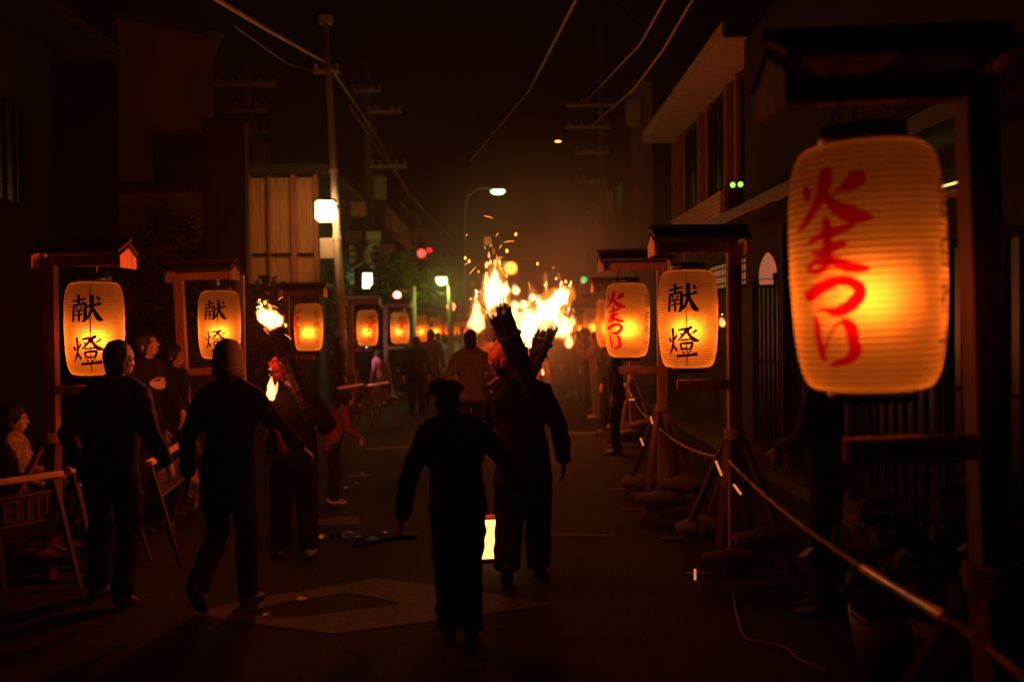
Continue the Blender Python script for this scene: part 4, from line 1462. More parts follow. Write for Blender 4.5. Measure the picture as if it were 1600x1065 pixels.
# ---- trees
def leaf_crown(seed, blobs, n, size):
    rnd = random.Random(seed)
    mb = MB()
    tot = sum(b[3] ** 2 for b in blobs)
    for bx_, by_, bz_, r in blobs:
        m = int(n * r * r / tot)
        cl = [Vector((rnd.gauss(0, 1), rnd.gauss(0, 1), rnd.gauss(0, .8))).normalized() * r * rnd.uniform(.45, 1.0) for _ in range(max(6, m // 26))]
        for i in range(m):
            c = Vector((bx_, by_, bz_)) + rnd.choice(cl) + Vector((rnd.gauss(0, 1), rnd.gauss(0, 1), rnd.gauss(0, 1))) * r * .17
            d = Vector((rnd.uniform(-1, 1), rnd.uniform(-1, 1), rnd.uniform(-.9, .3))).normalized()
            u = d.orthogonal().normalized()
            u.rotate(Quaternion(d, rnd.uniform(0, 6.28)))
            s = size * rnd.uniform(.6, 1.3)
            mb.add([c, c + d * s * .5 + u * s * .26, c + d * s, c + d * s * .5 - u * s * .26], [(0, 1, 2, 3)])
    return mb


def tree(name, label, base, trunk_h, blobs, n, size, m, seed, group=None, tr=.12):
    rnd = random.Random(seed)
    t = thing(name, label, "tree" if "tree" in name else "bush", base, 0, group)
    mb = MB()
    top = Vector((rnd.uniform(-.15, .15), rnd.uniform(-.15, .15), trunk_h))
    mb.sweep([(0, 0, 0), top * .5 + Vector((.06, 0, 0)), top], [tr, tr * .8, tr * .55], n=10, caps=0)
    for b in blobs:
        p = Vector(b[:3])
        s0 = top * rnd.uniform(.6, 1.0)
        mb.sweep([s0, s0.lerp(p, .5) + Vector((0, 0, .1)), p], [tr * .45, tr * .28, tr * .1], n=7, caps=0)
    mb.build("trunk", M_trunk, t, True)
    leaf_crown(seed, blobs, n, size).build("crown", m, t)
    return t


b = at(648, 508, 24.0)
tree("street_tree", "leafy green tree lit by the round street lamp, behind the small left lanterns", (b.x - .40, 24.0, 0), 2.0,
     [(-.05, 0, 3.05, .36), (.35, .2, 2.75, .40), (-.25, .1, 2.6, .32), (.75, 0, 2.5, .34), (.25, -.1, 2.3, .38), (.1, .3, 3.35, .25), (.95, .2, 2.9, .26)], 4200, .13, M_leafg, 3)
b = at(517, 508, 21.5)
tree("conifer_bush", "narrow green tree just left of the steel pole, above the blank lantern", (b.x, 21.5, 0), 2.2,
     [(0, 0, 3.0, .38), (.1, 0, 2.5, .42), (-.1, 0, 2.0, .42), (.05, 0, 1.4, .44), (.0, 0, .9, .4)], 2600, .13, M_leafg, 4, tr=.07)
b = at(418, 508, 15.6)
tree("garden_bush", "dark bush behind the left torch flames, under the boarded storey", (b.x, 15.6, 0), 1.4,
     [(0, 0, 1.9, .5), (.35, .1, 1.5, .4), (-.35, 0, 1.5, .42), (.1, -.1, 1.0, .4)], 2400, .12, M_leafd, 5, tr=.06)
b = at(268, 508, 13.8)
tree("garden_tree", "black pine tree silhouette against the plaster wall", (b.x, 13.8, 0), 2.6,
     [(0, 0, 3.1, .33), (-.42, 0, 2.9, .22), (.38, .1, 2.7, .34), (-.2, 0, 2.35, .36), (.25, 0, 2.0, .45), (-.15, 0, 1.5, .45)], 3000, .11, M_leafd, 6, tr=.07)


# ---- utility poles
def power_pole(label, px, d, top_py, arms, seed):
    c = at(px, 508, d)
    t = thing("utility_pole", label, "utility pole", (c.x, d, 0), 0, "utility poles along the street")
    H = at(px, top_py, d).z
    MB().sweep([(0, 0, 0), (0, 0, H)], [.16, .10], n=14, caps=0).build("pole", M_concpole, t, True)
    for (py, half, off) in arms:
        z = at(px, py, d).z
        MB().box((off, -.14, z), (half * 2, .08, .09)).build("crossarm", M_steel, t)
        mb = MB()
        for k in (-.9, -.45, .45, .9):
            MB().lathe([(.02, 0), (.05, .04), (.035, .08), (.05, .12), (0, .15)], 8, (off + k * half, -.14, z + .045)).build("insulator", M_signw, t, True)
    z = at(px, arms[-1][0], d).z - .9
    MB().lathe([(0, 0), (.2, 0), (.22, .05), (.22, .6), (.2, .65), (0, .67)], 16, (.30, -.05, z)).build("transformer", M_steel, t, True)
    return t


power_pole("far utility pole with three crossarms above the boarded house", 392, 25.0, 92, [(135, .75, 0), (175, .55, 0), (208, .5, 0)], 1)
power_pole("utility pole left of centre with a long arm reaching right", 578, 28.0, 95, [(144, .38, 0), (177, .48, .5), (262, .5, .6)], 2)
power_pole("utility pole on the right with many crossarms and cables near the pale pillar", 943, 30.0, 40, [(166, .9, -.2), (200, .9, -.2), (240, .5, -.3), (285, .5, -.35)], 3)

# ---- overhead cables
def cable(pts, r, m, label, sag=0.0):
    P_ = []
    for i in range(len(pts) - 1):
        a, b = Vector(pts[i]), Vector(pts[i + 1])
        for k in range(14):
            u = k / 14
            P_.append(a.lerp(b, u) - Vector((0, 0, sag * 4 * u * (1 - u))))
    P_.append(Vector(pts[-1]))
    return tag(MB().sweep(P_, [r], n=7, caps=0).build("overhead_cable", m), label, "cable", "overhead cables across the street")


pt = at(513, 100, 19.6)
cable([at(330, -6, 8.5), at(420, 48, 13.0), pt], .024, M_cablelit, "thick lit cable from the top left down to the steel pole")
cable([at(365, 40, 10), at(450, 100, 16), at(520, 120, 22)], .012, M_cable, "thin dark cable below the thick one at upper left")
cable([pt, at(590, 215, 30), at(640, 308, 38), at(712, 378, 55)], .028, M_cablelit, "cable falling from the steel pole to the right into the distance")
cable([at(545, 165, 24), at(595, 240, 31), at(690, 365, 50)], .02, M_cablelit, "second cable running beside the falling one, left of centre")
cable([at(592, 345, 34), at(650, 378, 45), at(700, 408, 60)], .02, M_cablelit, "low cable above the red twin signal")
cable([at(905, -10, 14), at(828, 140, 24), at(735, 252, 42)], .022, M_cablelit, "long faint cable crossing the sky from top centre right")
cable([at(1045, -10, 12), at(1000, 70, 15.5), at(906, 168, 30)], .016, M_cablelit, "upper cable with glints running from the top right to the right utility pole")
cable([at(1085, -5, 11), at(1035, 80, 14), at(990, 140, 19), at(918, 202, 30)], .016, M_cablelit, "lower cable with glints running from the top right to the right utility pole")
cable([at(960, -6, 20), at(985, 20, 20), at(1010, 40, 20)], .012, M_cable, "short dark cable at the top right of centre")
cable([at(1162, 327, 7.2), at(1205, 312, 5.6), at(1250, 285, 4.2)], .010, M_rope, "slack rope from the second stand up behind the biggest lantern", .02)

# ---- right: long house with the lit soffit
HX, HY0, HY1 = 3.62, 13.3, 21.0
t = thing("eaved_house", "two storey house on the right with a lit eave soffit and a slatted canopy band", "house", (HX, HY0, 0))
L_ = HY1 - HY0
MB().box((3, L_ / 2, 2.75), (6, L_, 5.5)).build("wall", M_darkwall, t)
MB().prism([(-.68, 0, 5.48), (-.68, 0, 5.62), (3, 0, 7.4), (6.6, 0, 5.62), (6.6, 0, 5.48)], (0, L_, 0)).build("roof", M_tile, t)
for k in range(10):
    MB().box((-.345, L_ * (k + .5) / 10, 5.462), (.66, L_ / 10 - .012, .026)).build("soffit_board", M_soffit, t)
MB().box((-.67, L_ / 2, 5.56), (.05, L_ + .02, .20)).build("fascia", M_soffit, t)
for yy in (.15, 1.9, 2.6, 4.1, 4.8, 6.3, 7.0, 7.6):
    MB().box((-.045, yy, 4.55), (.09, .13, 1.75)).build("pillar", M_wood, t)
for yy in (1.0, 3.35, 5.55):
    window(t, (-.03, yy, 4.55), 1.35, 1.5, 'x', bars=(2, 1))
# slatted band over the shop front
for k in range(9):
    MB().box((-.36, 3.9, 3.12 + k * .062), (.030, 4.5, .045), Matrix.Rotation(R(-20), 3, 'Y')).build("slat", mat("canopy_slat", (.34, .26, .13), .7, var=.2), t)
MB().box((-.18, 3.9, 3.05), (.36, 4.6, .05)).build("canopy", M_tile, t)
MB().box((-.31, 1.62, 3.37), (.06, .05, .62)).build("canopy_end", M_wood, t)
M_lat = glow("lattice_window_light", (1.0, 0.34, 0.10), .30)
for yy, w in ((5.4, 1.6), (3.4, 1.4), (1.3, 1.0), (.35, .55)):
    window(t, (-.03, yy, 2.42), w, .5, 'x', M_lat, bars=(5, 3), t=.04)
for yy, c in ((.5, 0), (.72, 1)):
    p = at(1145 + 12 * c, 289 - c, 13.2)
    tag(MB().ball(p, .035, 10, 8).build("indicator_lamp", glow("green_indicator", (.45, 1.0, .12), 1.6)), ("left one of two tiny green lamps below the soffit", "right one of two tiny green lamps below the soffit")[c], "lamp", "tiny green lamps")
    tag(MB().box(p + Vector((.05, .06, 0)), (.1, .06, .1)).build("lamp_mount", M_frame), ("dark mount behind the left tiny green lamp", "dark mount behind the right tiny green lamp")[c], "mount", "mounts of the tiny green lamps")

# ---- right: pale pillar of the next building and farther house fronts
t = thing("corner_building", "building with a tall pale narrow front beyond the house with the lit soffit", "building", (3.25, 25, 0))
MB().box((2.6, 3, 4.0), (5.2, 6, 8.0)).build("wall", M_darkwall, t)
MB().box((.22, -.06, 3.9), (.50, .10, 7.6)).build("pilaster", M_plaster, t)
MB().box((-.02, -.16, 6.9), (.34, .12, .62)).build("junction_box", M_signw, t)
window(t, (-.02, 3, 5.0), 2.0, 1.3, 'x', bars=(2, 0))
MB().box((-.25, 2.5, 3.0), (.6, 5, .1)).build("canopy", M_tile, t)


def row_house(label, x0, y0, w, d, h, side, seed, wallm):
    """two storey street front; side = +1 house on the right of the road"""
    rnd = random.Random(seed)
    t = thing("row_house", label, "house", (x0, y0, 0), 0, "house fronts along the street")
    s = side
    MB().box((s * w / 2, d / 2, h / 2), (w, d - .1, h)).build("wall", wallm, t)
    MB().prism([(-s * .5, 0, h), (-s * .5, 0, h + .12), (s * w / 2, 0, h + 1.5), (s * (w + .4), 0, h + .12), (s * (w + .4), 0, h)], (0, d - .06, 0)).build("roof", M_tile, t)
    MB().box((-s * .35, d / 2, h * .52), (.75, d - .2, .10), Matrix.Rotation(s * R(-14), 3, 'Y')).build("canopy", M_tile, t)
    for k in range(2):
        window(t, (-s * .03, d * (.28 + .44 * k), h * .76), d * .3, h * .2, 'x', bars=(3, 1))
        window(t, (-s * .03, d * (.28 + .44 * k), h * .24), d * .34, h * .40, 'x', bars=(4, 1))
    MB().box((-s * .5, d * .12, h * .66), (.5, .08, .9)).build("hanging_sign", rnd.choice([M_signw, M_signd, M_plaster]), t)
    return t


for i, (y0, d, h, wm) in enumerate(((31.5, 8, 5.6, M_plaster), (40, 9, 6.4, M_darkwall), (49.5, 10, 5.4, M_plaster), (60, 12, 6.6, M_darkwall), (73, 14, 6, M_plaster))):
    row_house(("plaster house front on the right just past the utility pole", "dark house front on the right past the plaster one", "third far house front on the right", "fourth far house front on the right", "last far house front on the right")[i],
              3.5 + .1 * i, y0, 6, d, h, 1, i, wm)
for i, (y0, d, h, wm) in enumerate(((33.5, 9, 5.8, M_plaster), (43, 10, 6.6, M_plaster), (54, 11, 5.6, M_darkwall), (66, 13, 6.2, M_plaster))):
    row_house(("reddish house front on the left behind the leafy tree", "second far house front on the left", "third far house front on the left", "last far house front on the left")[i],
              -4.0 + .15 * i, y0, 6, d, h, -1, 10 + i, wm)

# ---- right near shop front behind the big lantern
t = thing("timber_shop", "dark shop front behind the biggest lantern with a lit tube under its eave", "shop", (3.0, -1.0, 0))
MB().box((2.2, 6.8, 2.6), (4.3, 13.6, 5.2)).build("wall", M_blackwall, t)
MB().box((-.25, 6.8, 2.82), (.95, 13.4, .10), Matrix.Rotation(R(-10), 3, 'Y')).build("canopy", M_tile, t)
p0, p1 = at(1462, 294, 7.0), at(1507, 282, 6.3)
o_t = Vector((3.0, -1.0, 0))
MB().sweep([p0 - o_t, p1 - o_t], [.010], n=8).build("light_tube", glow("tube_glow", (1.0, .62, .18), 1.5), t)
MB().bar(p0 - o_t + Vector((0, 0, -.07)), p1 - o_t + Vector((0, 0, -.07)), .05, .05).build("tube_tray", M_board, t)
for yy in (5.2, 7.15, 8.5, 10.6, 12.3):
    window(t, (.02, yy, 1.2), 1.5, 2.0, 'x', bars=(7, 1), name="lattice_door")
for yy in (4.2, 6.2, 9.6, 11.6):
    MB().box((.0, yy, 1.35), (.12, .14, 2.7)).build("pillar", M_darkwall, t)
qa, qb = at(1474, 412, 7.6), at(1493, 560, 7.6)
pn = MB().box((0, 0, 0), (.10, .05, .75)).build("slatted_panel", M_board, t)
pn.location = (qa + qb) / 2 - o_t
for k in range(3):
    MB().box((-.035 + .035 * k, -.04, 0), (.018, .03, .72)).build("slat", M_wood, t, loc=pn.location)
tag(MB().box(at(1511, 514, 5.0), (.022, .02, .10)).build("bright_screen", glow("screen_glow", (.62, .75, 1.0), 2.2), bevel=.003), "small bluish white lit screen at the post of the nearest stand", "screen")

# pointed arch lantern on the shop wall
c = at(1200, 424, 11.2)
t = thing("wall_lantern", "pointed pale wall lamp between the black lettered lantern and the biggest one", "lamp", c)
mb = MB()
prof = [(.085, -.17), (.098, -.10), (.098, -.02), (.085, .07), (.055, .15), (.02, .20), (.0, .215)]
mb.lathe([(r, z) for r, z in catmull(prof, 4)], 20)
mb.build("shade", glow("wall_lantern_glow", (1.0, .26, .12), .38), t, True)
MB().lathe([(0, -.18), (.09, -.18), (.102, -.165), (.09, -.15), (0, -.15)], 20).build("base", M_frame, t, True)
MB().lathe([(.099, -.095), (.103, -.09), (.099, -.085)], 20).build("band", M_wood, t, True)
MB().bar((0.02, .02, -.165), (.30, .10, -.165), .03).build("bracket", M_frame, t)

# ---- signals and street lamps
def street_lamp(label, px, py, d, basex, col, power, head, arm_dir, size):
    c = at(px, py, d)
    bx_ = at(basex, 508, d).x
    t = thing("street_lamp", label, "street lamp", (bx_, d, 0), 0, "street lamps")
    z = c.z
    dx = c.x - bx_
    MB().sweep([(0, 0, 0), (0, 0, z - .9), (dx * .08, 0, z - .2), (dx * .45, 0, z + .16), (dx, 0, z + .12)], [.09, .07, .05, .04, .035], side=(0, 1, 0), n=10, caps=0).build("pole", M_concpole, t, True)
    MB().ball((dx, 0, z + .10), (size[0] * 1.1, size[1] * 1.1, size[2] * .6), 14, 8).build("lamp_hood", M_frame, t, True)
    MB().ball((dx, 0, z), size, 16, 10).build("lamp_globe", glow(head[0], head[1], head[2]), t, True)
    if power:
        lamp("street_lamp_light", (dx, -.1, z - size[2] - .12), power, col, .12, t)


street_lamp("street lamp with a wide greenish white head high above the fires", 778, 299, 42.0, 728, (.7, 1, .6), 3, ("street_glow_green", (.55, 1.0, .38), 9), 1, (.30, .2, .13))
street_lamp("round yellow green street lamp on a curved pole left of the fires", 690, 437, 22.6, 704, (.70, 1, .16), 34, ("street_glow_round", (.70, 1.0, .22), 9), -1, (.135, .135, .13))


def signal(label, px, py, d, col, r, housing=True, nlens=1, horiz=True, arm=None, s=8):
    c = at(px, py, d)
    t = thing("traffic_signal", label, "traffic light", (c.x, c.y, c.z), 0, "signals along the street")
    nm = "signal_glow_%d" % int(px)
    MB().ball((0, -.06, 0), (r, r * .35, r), 16, 10).build("lit_lens", glow(nm, col, s), t, True)
    if horiz:
        MB().box((-r * 2.4, .08, 0), (r * 7.4, .2, r * 2.6)).build("housing", M_steel, t, bevel=.02)
        for k in (1, 2):
            MB().ball((-r * 2.3 * k, -.03, 0), (r, r * .3, r), 12, 8).build("dark_lens", M_frame, t, True)
    else:
        MB().box((0, .08, -r * 1.1), (r * 2.6, .2, r * 4.8)).build("housing", M_frame, t, bevel=.02)
        MB().ball((0, -.03, -r * 2.3), (r, r * .3, r), 12, 8).build("dark_lens", M_frame, t, True)
    MB().lathe([(r * 1.25, -.0), (r * 1.25, .16)], 14, (0, 0, 0)).build("visor", M_frame, t).rotation_euler = (R(90), 0, 0)
    ax, ay = arm
    MB().sweep([(ax, .1, -c.z), (ax, .1, ay)], [.07, .06], n=10, caps=0).build("pole", M_concpole, t, True)
    MB().bar((ax, .12, ay - .1), (0, .12, ay - .1), .06).build("arm", M_steel, t)
    return t


signal("red traffic light hanging above the middle of the road over the fires", 798, 419, 34, (1, .075, .006), .19, arm=(2.2, .45), s=70)
signal("tilted red signal right of the pale grey plate, in front of the leafy tree", 659, 396, 27, (1, .05, .03), .11, arm=(-1.5, .2), s=4)
tag(MB().ball(at(670, 391, 27.4), (.10, .06, .07), 12, 8).build("signal_reflection_lamp", glow("signal_glow_deep", (1, .02, .03), 1.6)), "dim red lens just right of the tilted red signal", "lamp")
signal("small red signal above the lanterns left of centre, left one of two", 621, 461, 22.6, (1, .20, .14), .09, horiz=False, arm=(.35, .2), s=9)
signal("lower red signal under the round street lamp", 705, 479, 27, (1, .14, .06), .12, horiz=False, arm=(.0, .2), s=9)
signal("small green signal on the right above the lantern row", 912, 437, 31, (.18, 1, .25), .10, horiz=False, arm=(.4, .2), s=2.2)

#============================================================ SMALL THINGS
# rope through the right hand stands
def rope(pts, r, label, name="rope", sag=.06, m=M_rope, cat="rope", group=None):
    P_ = []
    for i in range(len(pts) - 1):
        a, b = Vector(pts[i]), Vector(pts[i + 1])
        for k in range(16):
            u = k / 16
            P_.append(a.lerp(b, u) - Vector((0, 0, sag * 4 * u * (1 - u))))
    P_.append(Vector(pts[-1]))
    mb = MB()
    # three twisted strands
    for st in range(3):
        q = []
        acc = 0
        for i, p in enumerate(P_):
            d = (P_[min(i + 1, len(P_) - 1)] - P_[max(0, i - 1)]).normalized()
            s = d.orthogonal().normalized()
            q.append(p + Quaternion(d, i * 1.9 + st * 2.094) @ s * r * .5)
        mb.sweep(q, [r * .62], n=6, caps=0)
    return tag(mb.build(name, m, None, True), label, cat, group)


RP = []
for k in (5, 4, 3, 2, 1):
    st, c, side = STANDS[k]
    RP.append((c.x + .25, c.y, .74))
c1 = STANDS[0][1]
RP += [(c1.x + .25, c1.y, .82), (c1.x + .42, 1.2, .78)]
rope(RP, .012, "twisted rope strung low between the right hand lantern stands")
# yellow tube added over the rope to stand in for lantern light on it
sl = [Vector((c1.x + .25, c1.y, .82)).lerp(Vector((c1.x + .42, 1.2, .78)), u) for u in (0, .1)]
M_ropelit = mat("lit_rope_yellow", (0.9, 0.55, 0.16), 0.3, var=.15, scale=20, spec=.8)
e0, e1 = Vector(RP[-3]), Vector(RP[-2])
ss = []
for k in range(9):
    u = .78 + .20 * k / 8
    ss.append(e0.lerp(e1, u) - Vector((0, 0, .06 * 4 * u * (1 - u))))
tag(MB().sweep(ss, [.019], n=10).build("lit_rope_tube", M_ropelit, None, True), "added bright yellow tube standing in for lantern light on the rope, lower right", "rope tube")
# small orange reflectors along the rope, with an added glow of their own
M_mark = glow("reflector_added_glow", (1.0, 0.28, 0.05), .75)
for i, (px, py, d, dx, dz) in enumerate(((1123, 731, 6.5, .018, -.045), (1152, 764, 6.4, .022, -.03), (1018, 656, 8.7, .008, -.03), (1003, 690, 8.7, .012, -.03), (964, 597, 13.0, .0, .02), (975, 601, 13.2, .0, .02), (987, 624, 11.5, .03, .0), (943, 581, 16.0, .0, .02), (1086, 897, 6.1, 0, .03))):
    o = MB().sweep([Vector((-dx, 0, -dz)), Vector((dx, 0, dz))], [.008], n=8).build("marker_reflector", M_mark)
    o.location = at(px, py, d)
    tag(o, ("upper orange glowing reflector where the rope meets the black lettered lantern's stand", "lower orange glowing reflector right of that stand's post", "orange glowing reflector on the stand of the red lettered lantern", "low orange glowing reflector left of the red lettered lantern's stand",
            "left of two round orange glowing reflectors farther up the rope", "right of two round orange glowing reflectors farther up the rope", "flat orange glowing reflector above the red lettered lantern's stand", "farthest round orange glowing reflector on the rope", "orange glowing reflector low on the black lettered lantern's stand foot")[i], "marker light", "orange glowing reflectors along the rope")
# cord lying on the road
pts = gp((1146, 930), (1152, 965), (1166, 1000), (1200, 1008), (1226, 1014), (1250, 1034), (1290, 1050))
tag(MB().sweep(catmull([(p.x, p.y, .012) for p in pts], 6), [.006], n=6, caps=0).build("ground_cord", M_rope), "thin cord lying on the road under the black lettered lantern's stand", "cord")
# guy strings of the second stand
c = STANDS[1][1]
for k, (dx, dy) in enumerate(((-.16, -.35), (.16, .3))):
    tag(MB().sweep([(c.x + .26, c.y - .06, .80), (c.x + .26 + dx * 1.6, c.y + dy, .30)], [.004], n=5, caps=0).build("tie_cord", M_rope), ("slanting tie cord on the near side of the black lettered lantern's stand", "slanting tie cord on the far side of the black lettered lantern's stand")[k], "cord", "tie cords")

# low barricades on the left
M_rail = mat("barricade_rail", (0.9, 0.55, 0.28), 0.35, var=.2, scale=10, spec=.6)
M_barleg = mat("barricade_leg", (0.10, 0.04, 0.03), 0.6, var=.3)
M_panel = mat("barricade_panel", (0.06, 0.03, 0.03), 0.6, var=.3)
M_letter = mat("barricade_lettering", (0.20, 0.10, 0.08), 0.6, var=.2)


def barricade(label, a, b, letters, H=.72):
    a, b = Vector(a), Vector(b)
    d = b - a
    w = math.hypot(d.x, d.y)
    t = thing("barricade", label, "barricade", ((a.x + b.x) / 2, (a.y + b.y) / 2, 0), math.atan2(d.y, d.x), "low barricades along the left kerb")
    MB().box((0, 0, H), (w, .05, .035)).build("top_rail", M_rail, t, bevel=.004)
    for s in (-1, 1):
        for q in (-1, 1):
            MB().bar((s * (w / 2 - .06), 0, H - .02), (s * (w / 2 - .02), q * .20, .0), .030, .026).build("leg", M_barleg, t)
    MB().box((0, -.012, H - .19), (w * .80, .018, .20)).build("panel", M_panel, t)
    mb = MB()
    pw, ph, z0 = w * .80, .20, H - .19
    for z in (-ph / 2 + .012, ph / 2 - .012):
        mb.box((0, -.024, z0 + z), (pw - .02, .006, .010))
    for x in (-pw / 2 + .012, pw / 2 - .012):
        mb.box((x, -.024, z0), (.010, .006, ph - .036))
    if letters:
        u = .066
        bars = [(-2.2, 0, .16, 1.9), (-.9, 0, .16, 1.9), (-1.55, .9, 1.1, .14), (-1.55, .0, 1.1, .14), (-1.55, -.9, 1.1, .14), (.2, 0, .16, 1.9), (1.2, 0, .16, 1.9), (2.1, 0, .16, 1.7)]
        for x, z, sx, sz in bars:
            mb.box((x * u, -.026, z0 + z * u), (sx * u, .006, sz * u))
    mb.build("panel_lettering", M_letter, t)
    return t


barricade("low barricade with a lettered panel at far left, beside the leftmost stand", onground(-28, 757, .72), onground(97, 739, .72), True)
barricade("low barricade right of the leftmost stand's post, behind the dark man", onground(106, 735, .72), onground(196, 716, .72), True)
barricade("low barricade between the dark man and the person in the beanie", onground(232, 724, .72), onground(308, 678, .72), False)
barricade("far low barricade with an orange rail at the foot of the steel pole", onground(528, 606, .72), onground(566, 600, .72), False)
barricade("far low barricade with a grey rail right of the steel pole", onground(573, 602, .72), onground(606, 597, .72), False)

# yellow water weight under the second left stand
c = STANDS[7][1]
tag(MB().box((c.x - .10, c.y - .25, .10), (.62, .34, .20)).build("water_weight", mat("weight_yellow", (.55, .38, .10), .5), bevel=.05), "yellow water weight box at the foot of the leaning left stand", "weight")
# glowing square paper lantern standing on the road
p = onground(763, 879)
t = thing("floor_lantern", "bright square paper lantern standing on the road between the boy and the man", "lantern", (p.x, p.y + .06, 0), R(10))
MB().box((0, 0, .165), (.125, .125, .27)).build("paper_sides", None, t)
t.children[0].data.materials.append(glow("floor_lantern_glow", (1.0, .50, .13), 2.6))
for sx in (-1, 1):
    for sy in (-1, 1):
        MB().box((sx * .066, sy * .066, .165), (.010, .010, .33)).build("corner_post", M_wood, t)
for z in (.022, .308):
    MB().box((0, 0, z), (.118, .118, .014)).build("frame_ring", M_wood, t)
lamp("floor_lantern_light", (0, 0, .40), .5, FIRE, .04, t)
# charred stick in the boy's hand
a, b = at(650, 838, 5.12), at(556, 852, 5.3)
tag(MB().sweep([a, a.lerp(b, .4) + Vector((0, 0, .012)), b], [.011, .014, .010], n=8).build("charred_stick", M_char, None, True), "charred stick held low in the boy's left hand", "stick")
# wet patches and litter that catch the light
M_wet = mat("wet_puddle", (0.02, 0.018, 0.017), 0.06, var=.1, spec=.8)
for i, (px, py, w, h) in enumerate(((548, 836, 22, 6), (580, 842, 14, 4), (505, 838, 18, 4), (470, 822, 30, 5), (420, 962, 10, 4), (608, 832, 14, 3))):
    pts = []
    for k in range(14):
        a = 2 * PI * k / 14
        q = onground(px + w * math.cos(a) * (1 + .3 * noise.noise(Vector((k, i, 1)))), py + h * math.sin(a) * (1 + .3 * noise.noise(Vector((k, i, 5)))))
        pts.append(q)
    structure(sheet("puddle", pts, M_wet, .0065))
M_lit = mat("litter_paper", (0.85, 0.72, 0.5), 0.6, var=.2)
labs = ("crumpled pale scrap left of the charred stick", "flat pale scrap above the charred stick's tip", "tiny scrap right of the charred stick's tip", "pale scrap on the diamond marking's upper edge", "pale scrap on the left end of the diamond", "scrap at the child's feet", "scrap left of the boy at road middle", "thin pale strip behind the left bearer")
for i, (px, py) in enumerate(((545, 834), (560, 841), (600, 834), (470, 938), (415, 963), (540, 764), (556, 757), (566, 742))):
    q = onground(px, py)
    mb = MB()
    rnd = random.Random(i)
    mb.v = [(rnd.uniform(-.012, .012) + .03 * math.cos(a), rnd.uniform(-.008, .008) + .022 * math.sin(a), rnd.uniform(.0, .02)) for a in [2 * PI * k / 7 for k in range(7)]] + [(0, 0, .018)]
    mb.f = [(k, (k + 1) % 7, 7) for k in range(7)]
    o = mb.build("litter_scrap", M_lit)
    o.location = q + Vector((0, 0, .006))
    o.rotation_euler = (0, 0, i * 1.3)
    tag(o, labs[i], "litter", "scraps lying on the road")
# phone light in the crowd
p = at(573, 537, 20.4)
t = tag(MB().ball(p, (.055, .03, .075), 12, 8).build("phone_light", glow("phone_glow", (.55, .75, 1.0), 5)), "bluish white phone light above the lit child, under the red lettered lantern", "phone")
lamp("phone_lamp", p + Vector((.06, -.12, -.02)), 7, (.95, .85, .9), .04)
# planters and boxes in the gloom behind the rope on the right
for i, (px, d, s) in enumerate(((1345, 4.6, .34), (1460, 4.3, .40))):
    q = at(px, 508, d)
    t = thing("planter", ("dark bushy potted plant behind the rope, below the biggest lantern", "wide dark planter behind the rope near the nearest post")[i], "plant", (q.x + .2, d, 0), 0, "planters by the shop front")
    MB().lathe([(0, 0), (s * .6, 0), (s * .75, s * .9), (s * .68, s * .9), (s * .6, s * .75), (0, s * .75)], 20).build("pot", M_panel, t, True)
    leaf_crown(40 + i, [(0, 0, s * 1.5, s * .9), (.1, 0, s * 2.0, s * .6)], 500, .10).build("foliage", M_leafd, t)
# pink pouch hanging by the beanie wearer's right hip
q = at(428, 690, 5.82)
mb = MB()
mb.ball((0, 0, 0), (.05, .03, .075), 12, 9)
mb.ball((.01, 0, -.04), (.06, .035, .05), 12, 9)
mb.sweep([(0, 0, .06), (-.01, .0, .13), (-.03, .01, .20)], [.008], n=6)
me = remesh(mb, .008, .004, (20, 20, 20), 1, 4)
me.materials.append(K_pink)
tag(link("pouch", me, None, q), "small pink pouch hanging beside the beanie wearer's right hip", "bag")

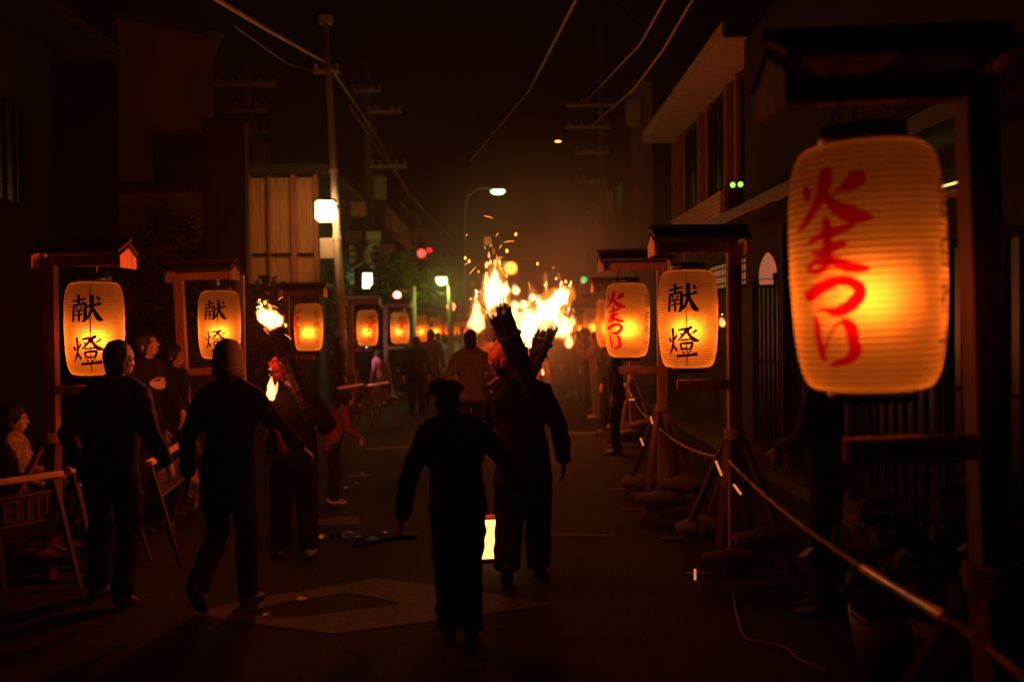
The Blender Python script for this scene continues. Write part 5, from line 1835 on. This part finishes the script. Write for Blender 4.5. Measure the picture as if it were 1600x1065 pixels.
#============================================================ HAZE
def haze(density, name, lo, hi):
    m = bpy.data.materials.new("haze_air")
    m.use_nodes = True
    nt = m.node_tree
    nt.nodes.clear()
    o = nt.nodes.new('ShaderNodeOutputMaterial')
    v = nt.nodes.new('ShaderNodeVolumePrincipled')
    v.inputs['Color'].default_value = (.9, .86, .82, 1)
    v.inputs['Density'].default_value = density
    v.inputs['Anisotropy'].default_value = .35
    nt.links.new(v.outputs[0], o.inputs['Volume'])
    c = [(a + b) / 2 for a, b in zip(lo, hi)]
    s = [b - a for a, b in zip(lo, hi)]
    ob = MB().box(c, s).build(name, m)
    ob['kind'] = 'stuff'
    return ob


haze(HAZE_D, "haze", (-34, -6, -1), (34, 134, 14))


def smoke():
    """drifting torch smoke over the crowd"""
    m = bpy.data.materials.new("torch_smoke")
    m.use_nodes = True
    nt = m.node_tree
    N, L = nt.nodes, nt.links
    N.clear()
    o = N.new('ShaderNodeOutputMaterial')
    v = N.new('ShaderNodeVolumePrincipled')
    v.inputs['Color'].default_value = (.9, .84, .78, 1)
    v.inputs['Anisotropy'].default_value = .3
    tc = N.new('ShaderNodeTexCoord')
    ln = N.new('ShaderNodeVectorMath')
    ln.operation = 'LENGTH'
    L.new(tc.outputs['Object'], ln.inputs[0])
    mr = N.new('ShaderNodeMapRange')
    mr.interpolation_type = 'SMOOTHSTEP'
    mr.inputs[1].default_value = 1.0
    mr.inputs[2].default_value = 0.0
    mr.inputs[3].default_value = 0.0
    mr.inputs[4].default_value = SMOKE_D
    L.new(ln.outputs['Value'], mr.inputs[0])
    mp = N.new('ShaderNodeMapping')
    mp.inputs['Scale'].default_value = (4.0, 6.0, 2.6)
    L.new(tc.outputs['Object'], mp.inputs[0])
    nz = N.new('ShaderNodeTexNoise')
    nz.inputs['Scale'].default_value = 1.0
    nz.inputs['Detail'].default_value = 3
    L.new(mp.outputs[0], nz.inputs['Vector'])
    pw = N.new('ShaderNodeMath')
    pw.operation = 'POWER'
    pw.inputs[1].default_value = 2.5
    L.new(nz.outputs['Fac'], pw.inputs[0])
    mu = N.new('ShaderNodeMath')
    mu.operation = 'MULTIPLY'
    L.new(pw.outputs[0], mu.inputs[0])
    L.new(mr.outputs[0], mu.inputs[1])
    L.new(mu.outputs[0], v.inputs['Density'])
    L.new(v.outputs[0], o.inputs['Volume'])
    ob = MB().ball((0, 0, 0), 1.0, 24, 14).build("smoke", m)
    ob.location = (.8, 21, 2.3)
    ob.scale = (3.3, 13.0, 3.1)
    ob['kind'] = 'stuff'


smoke()
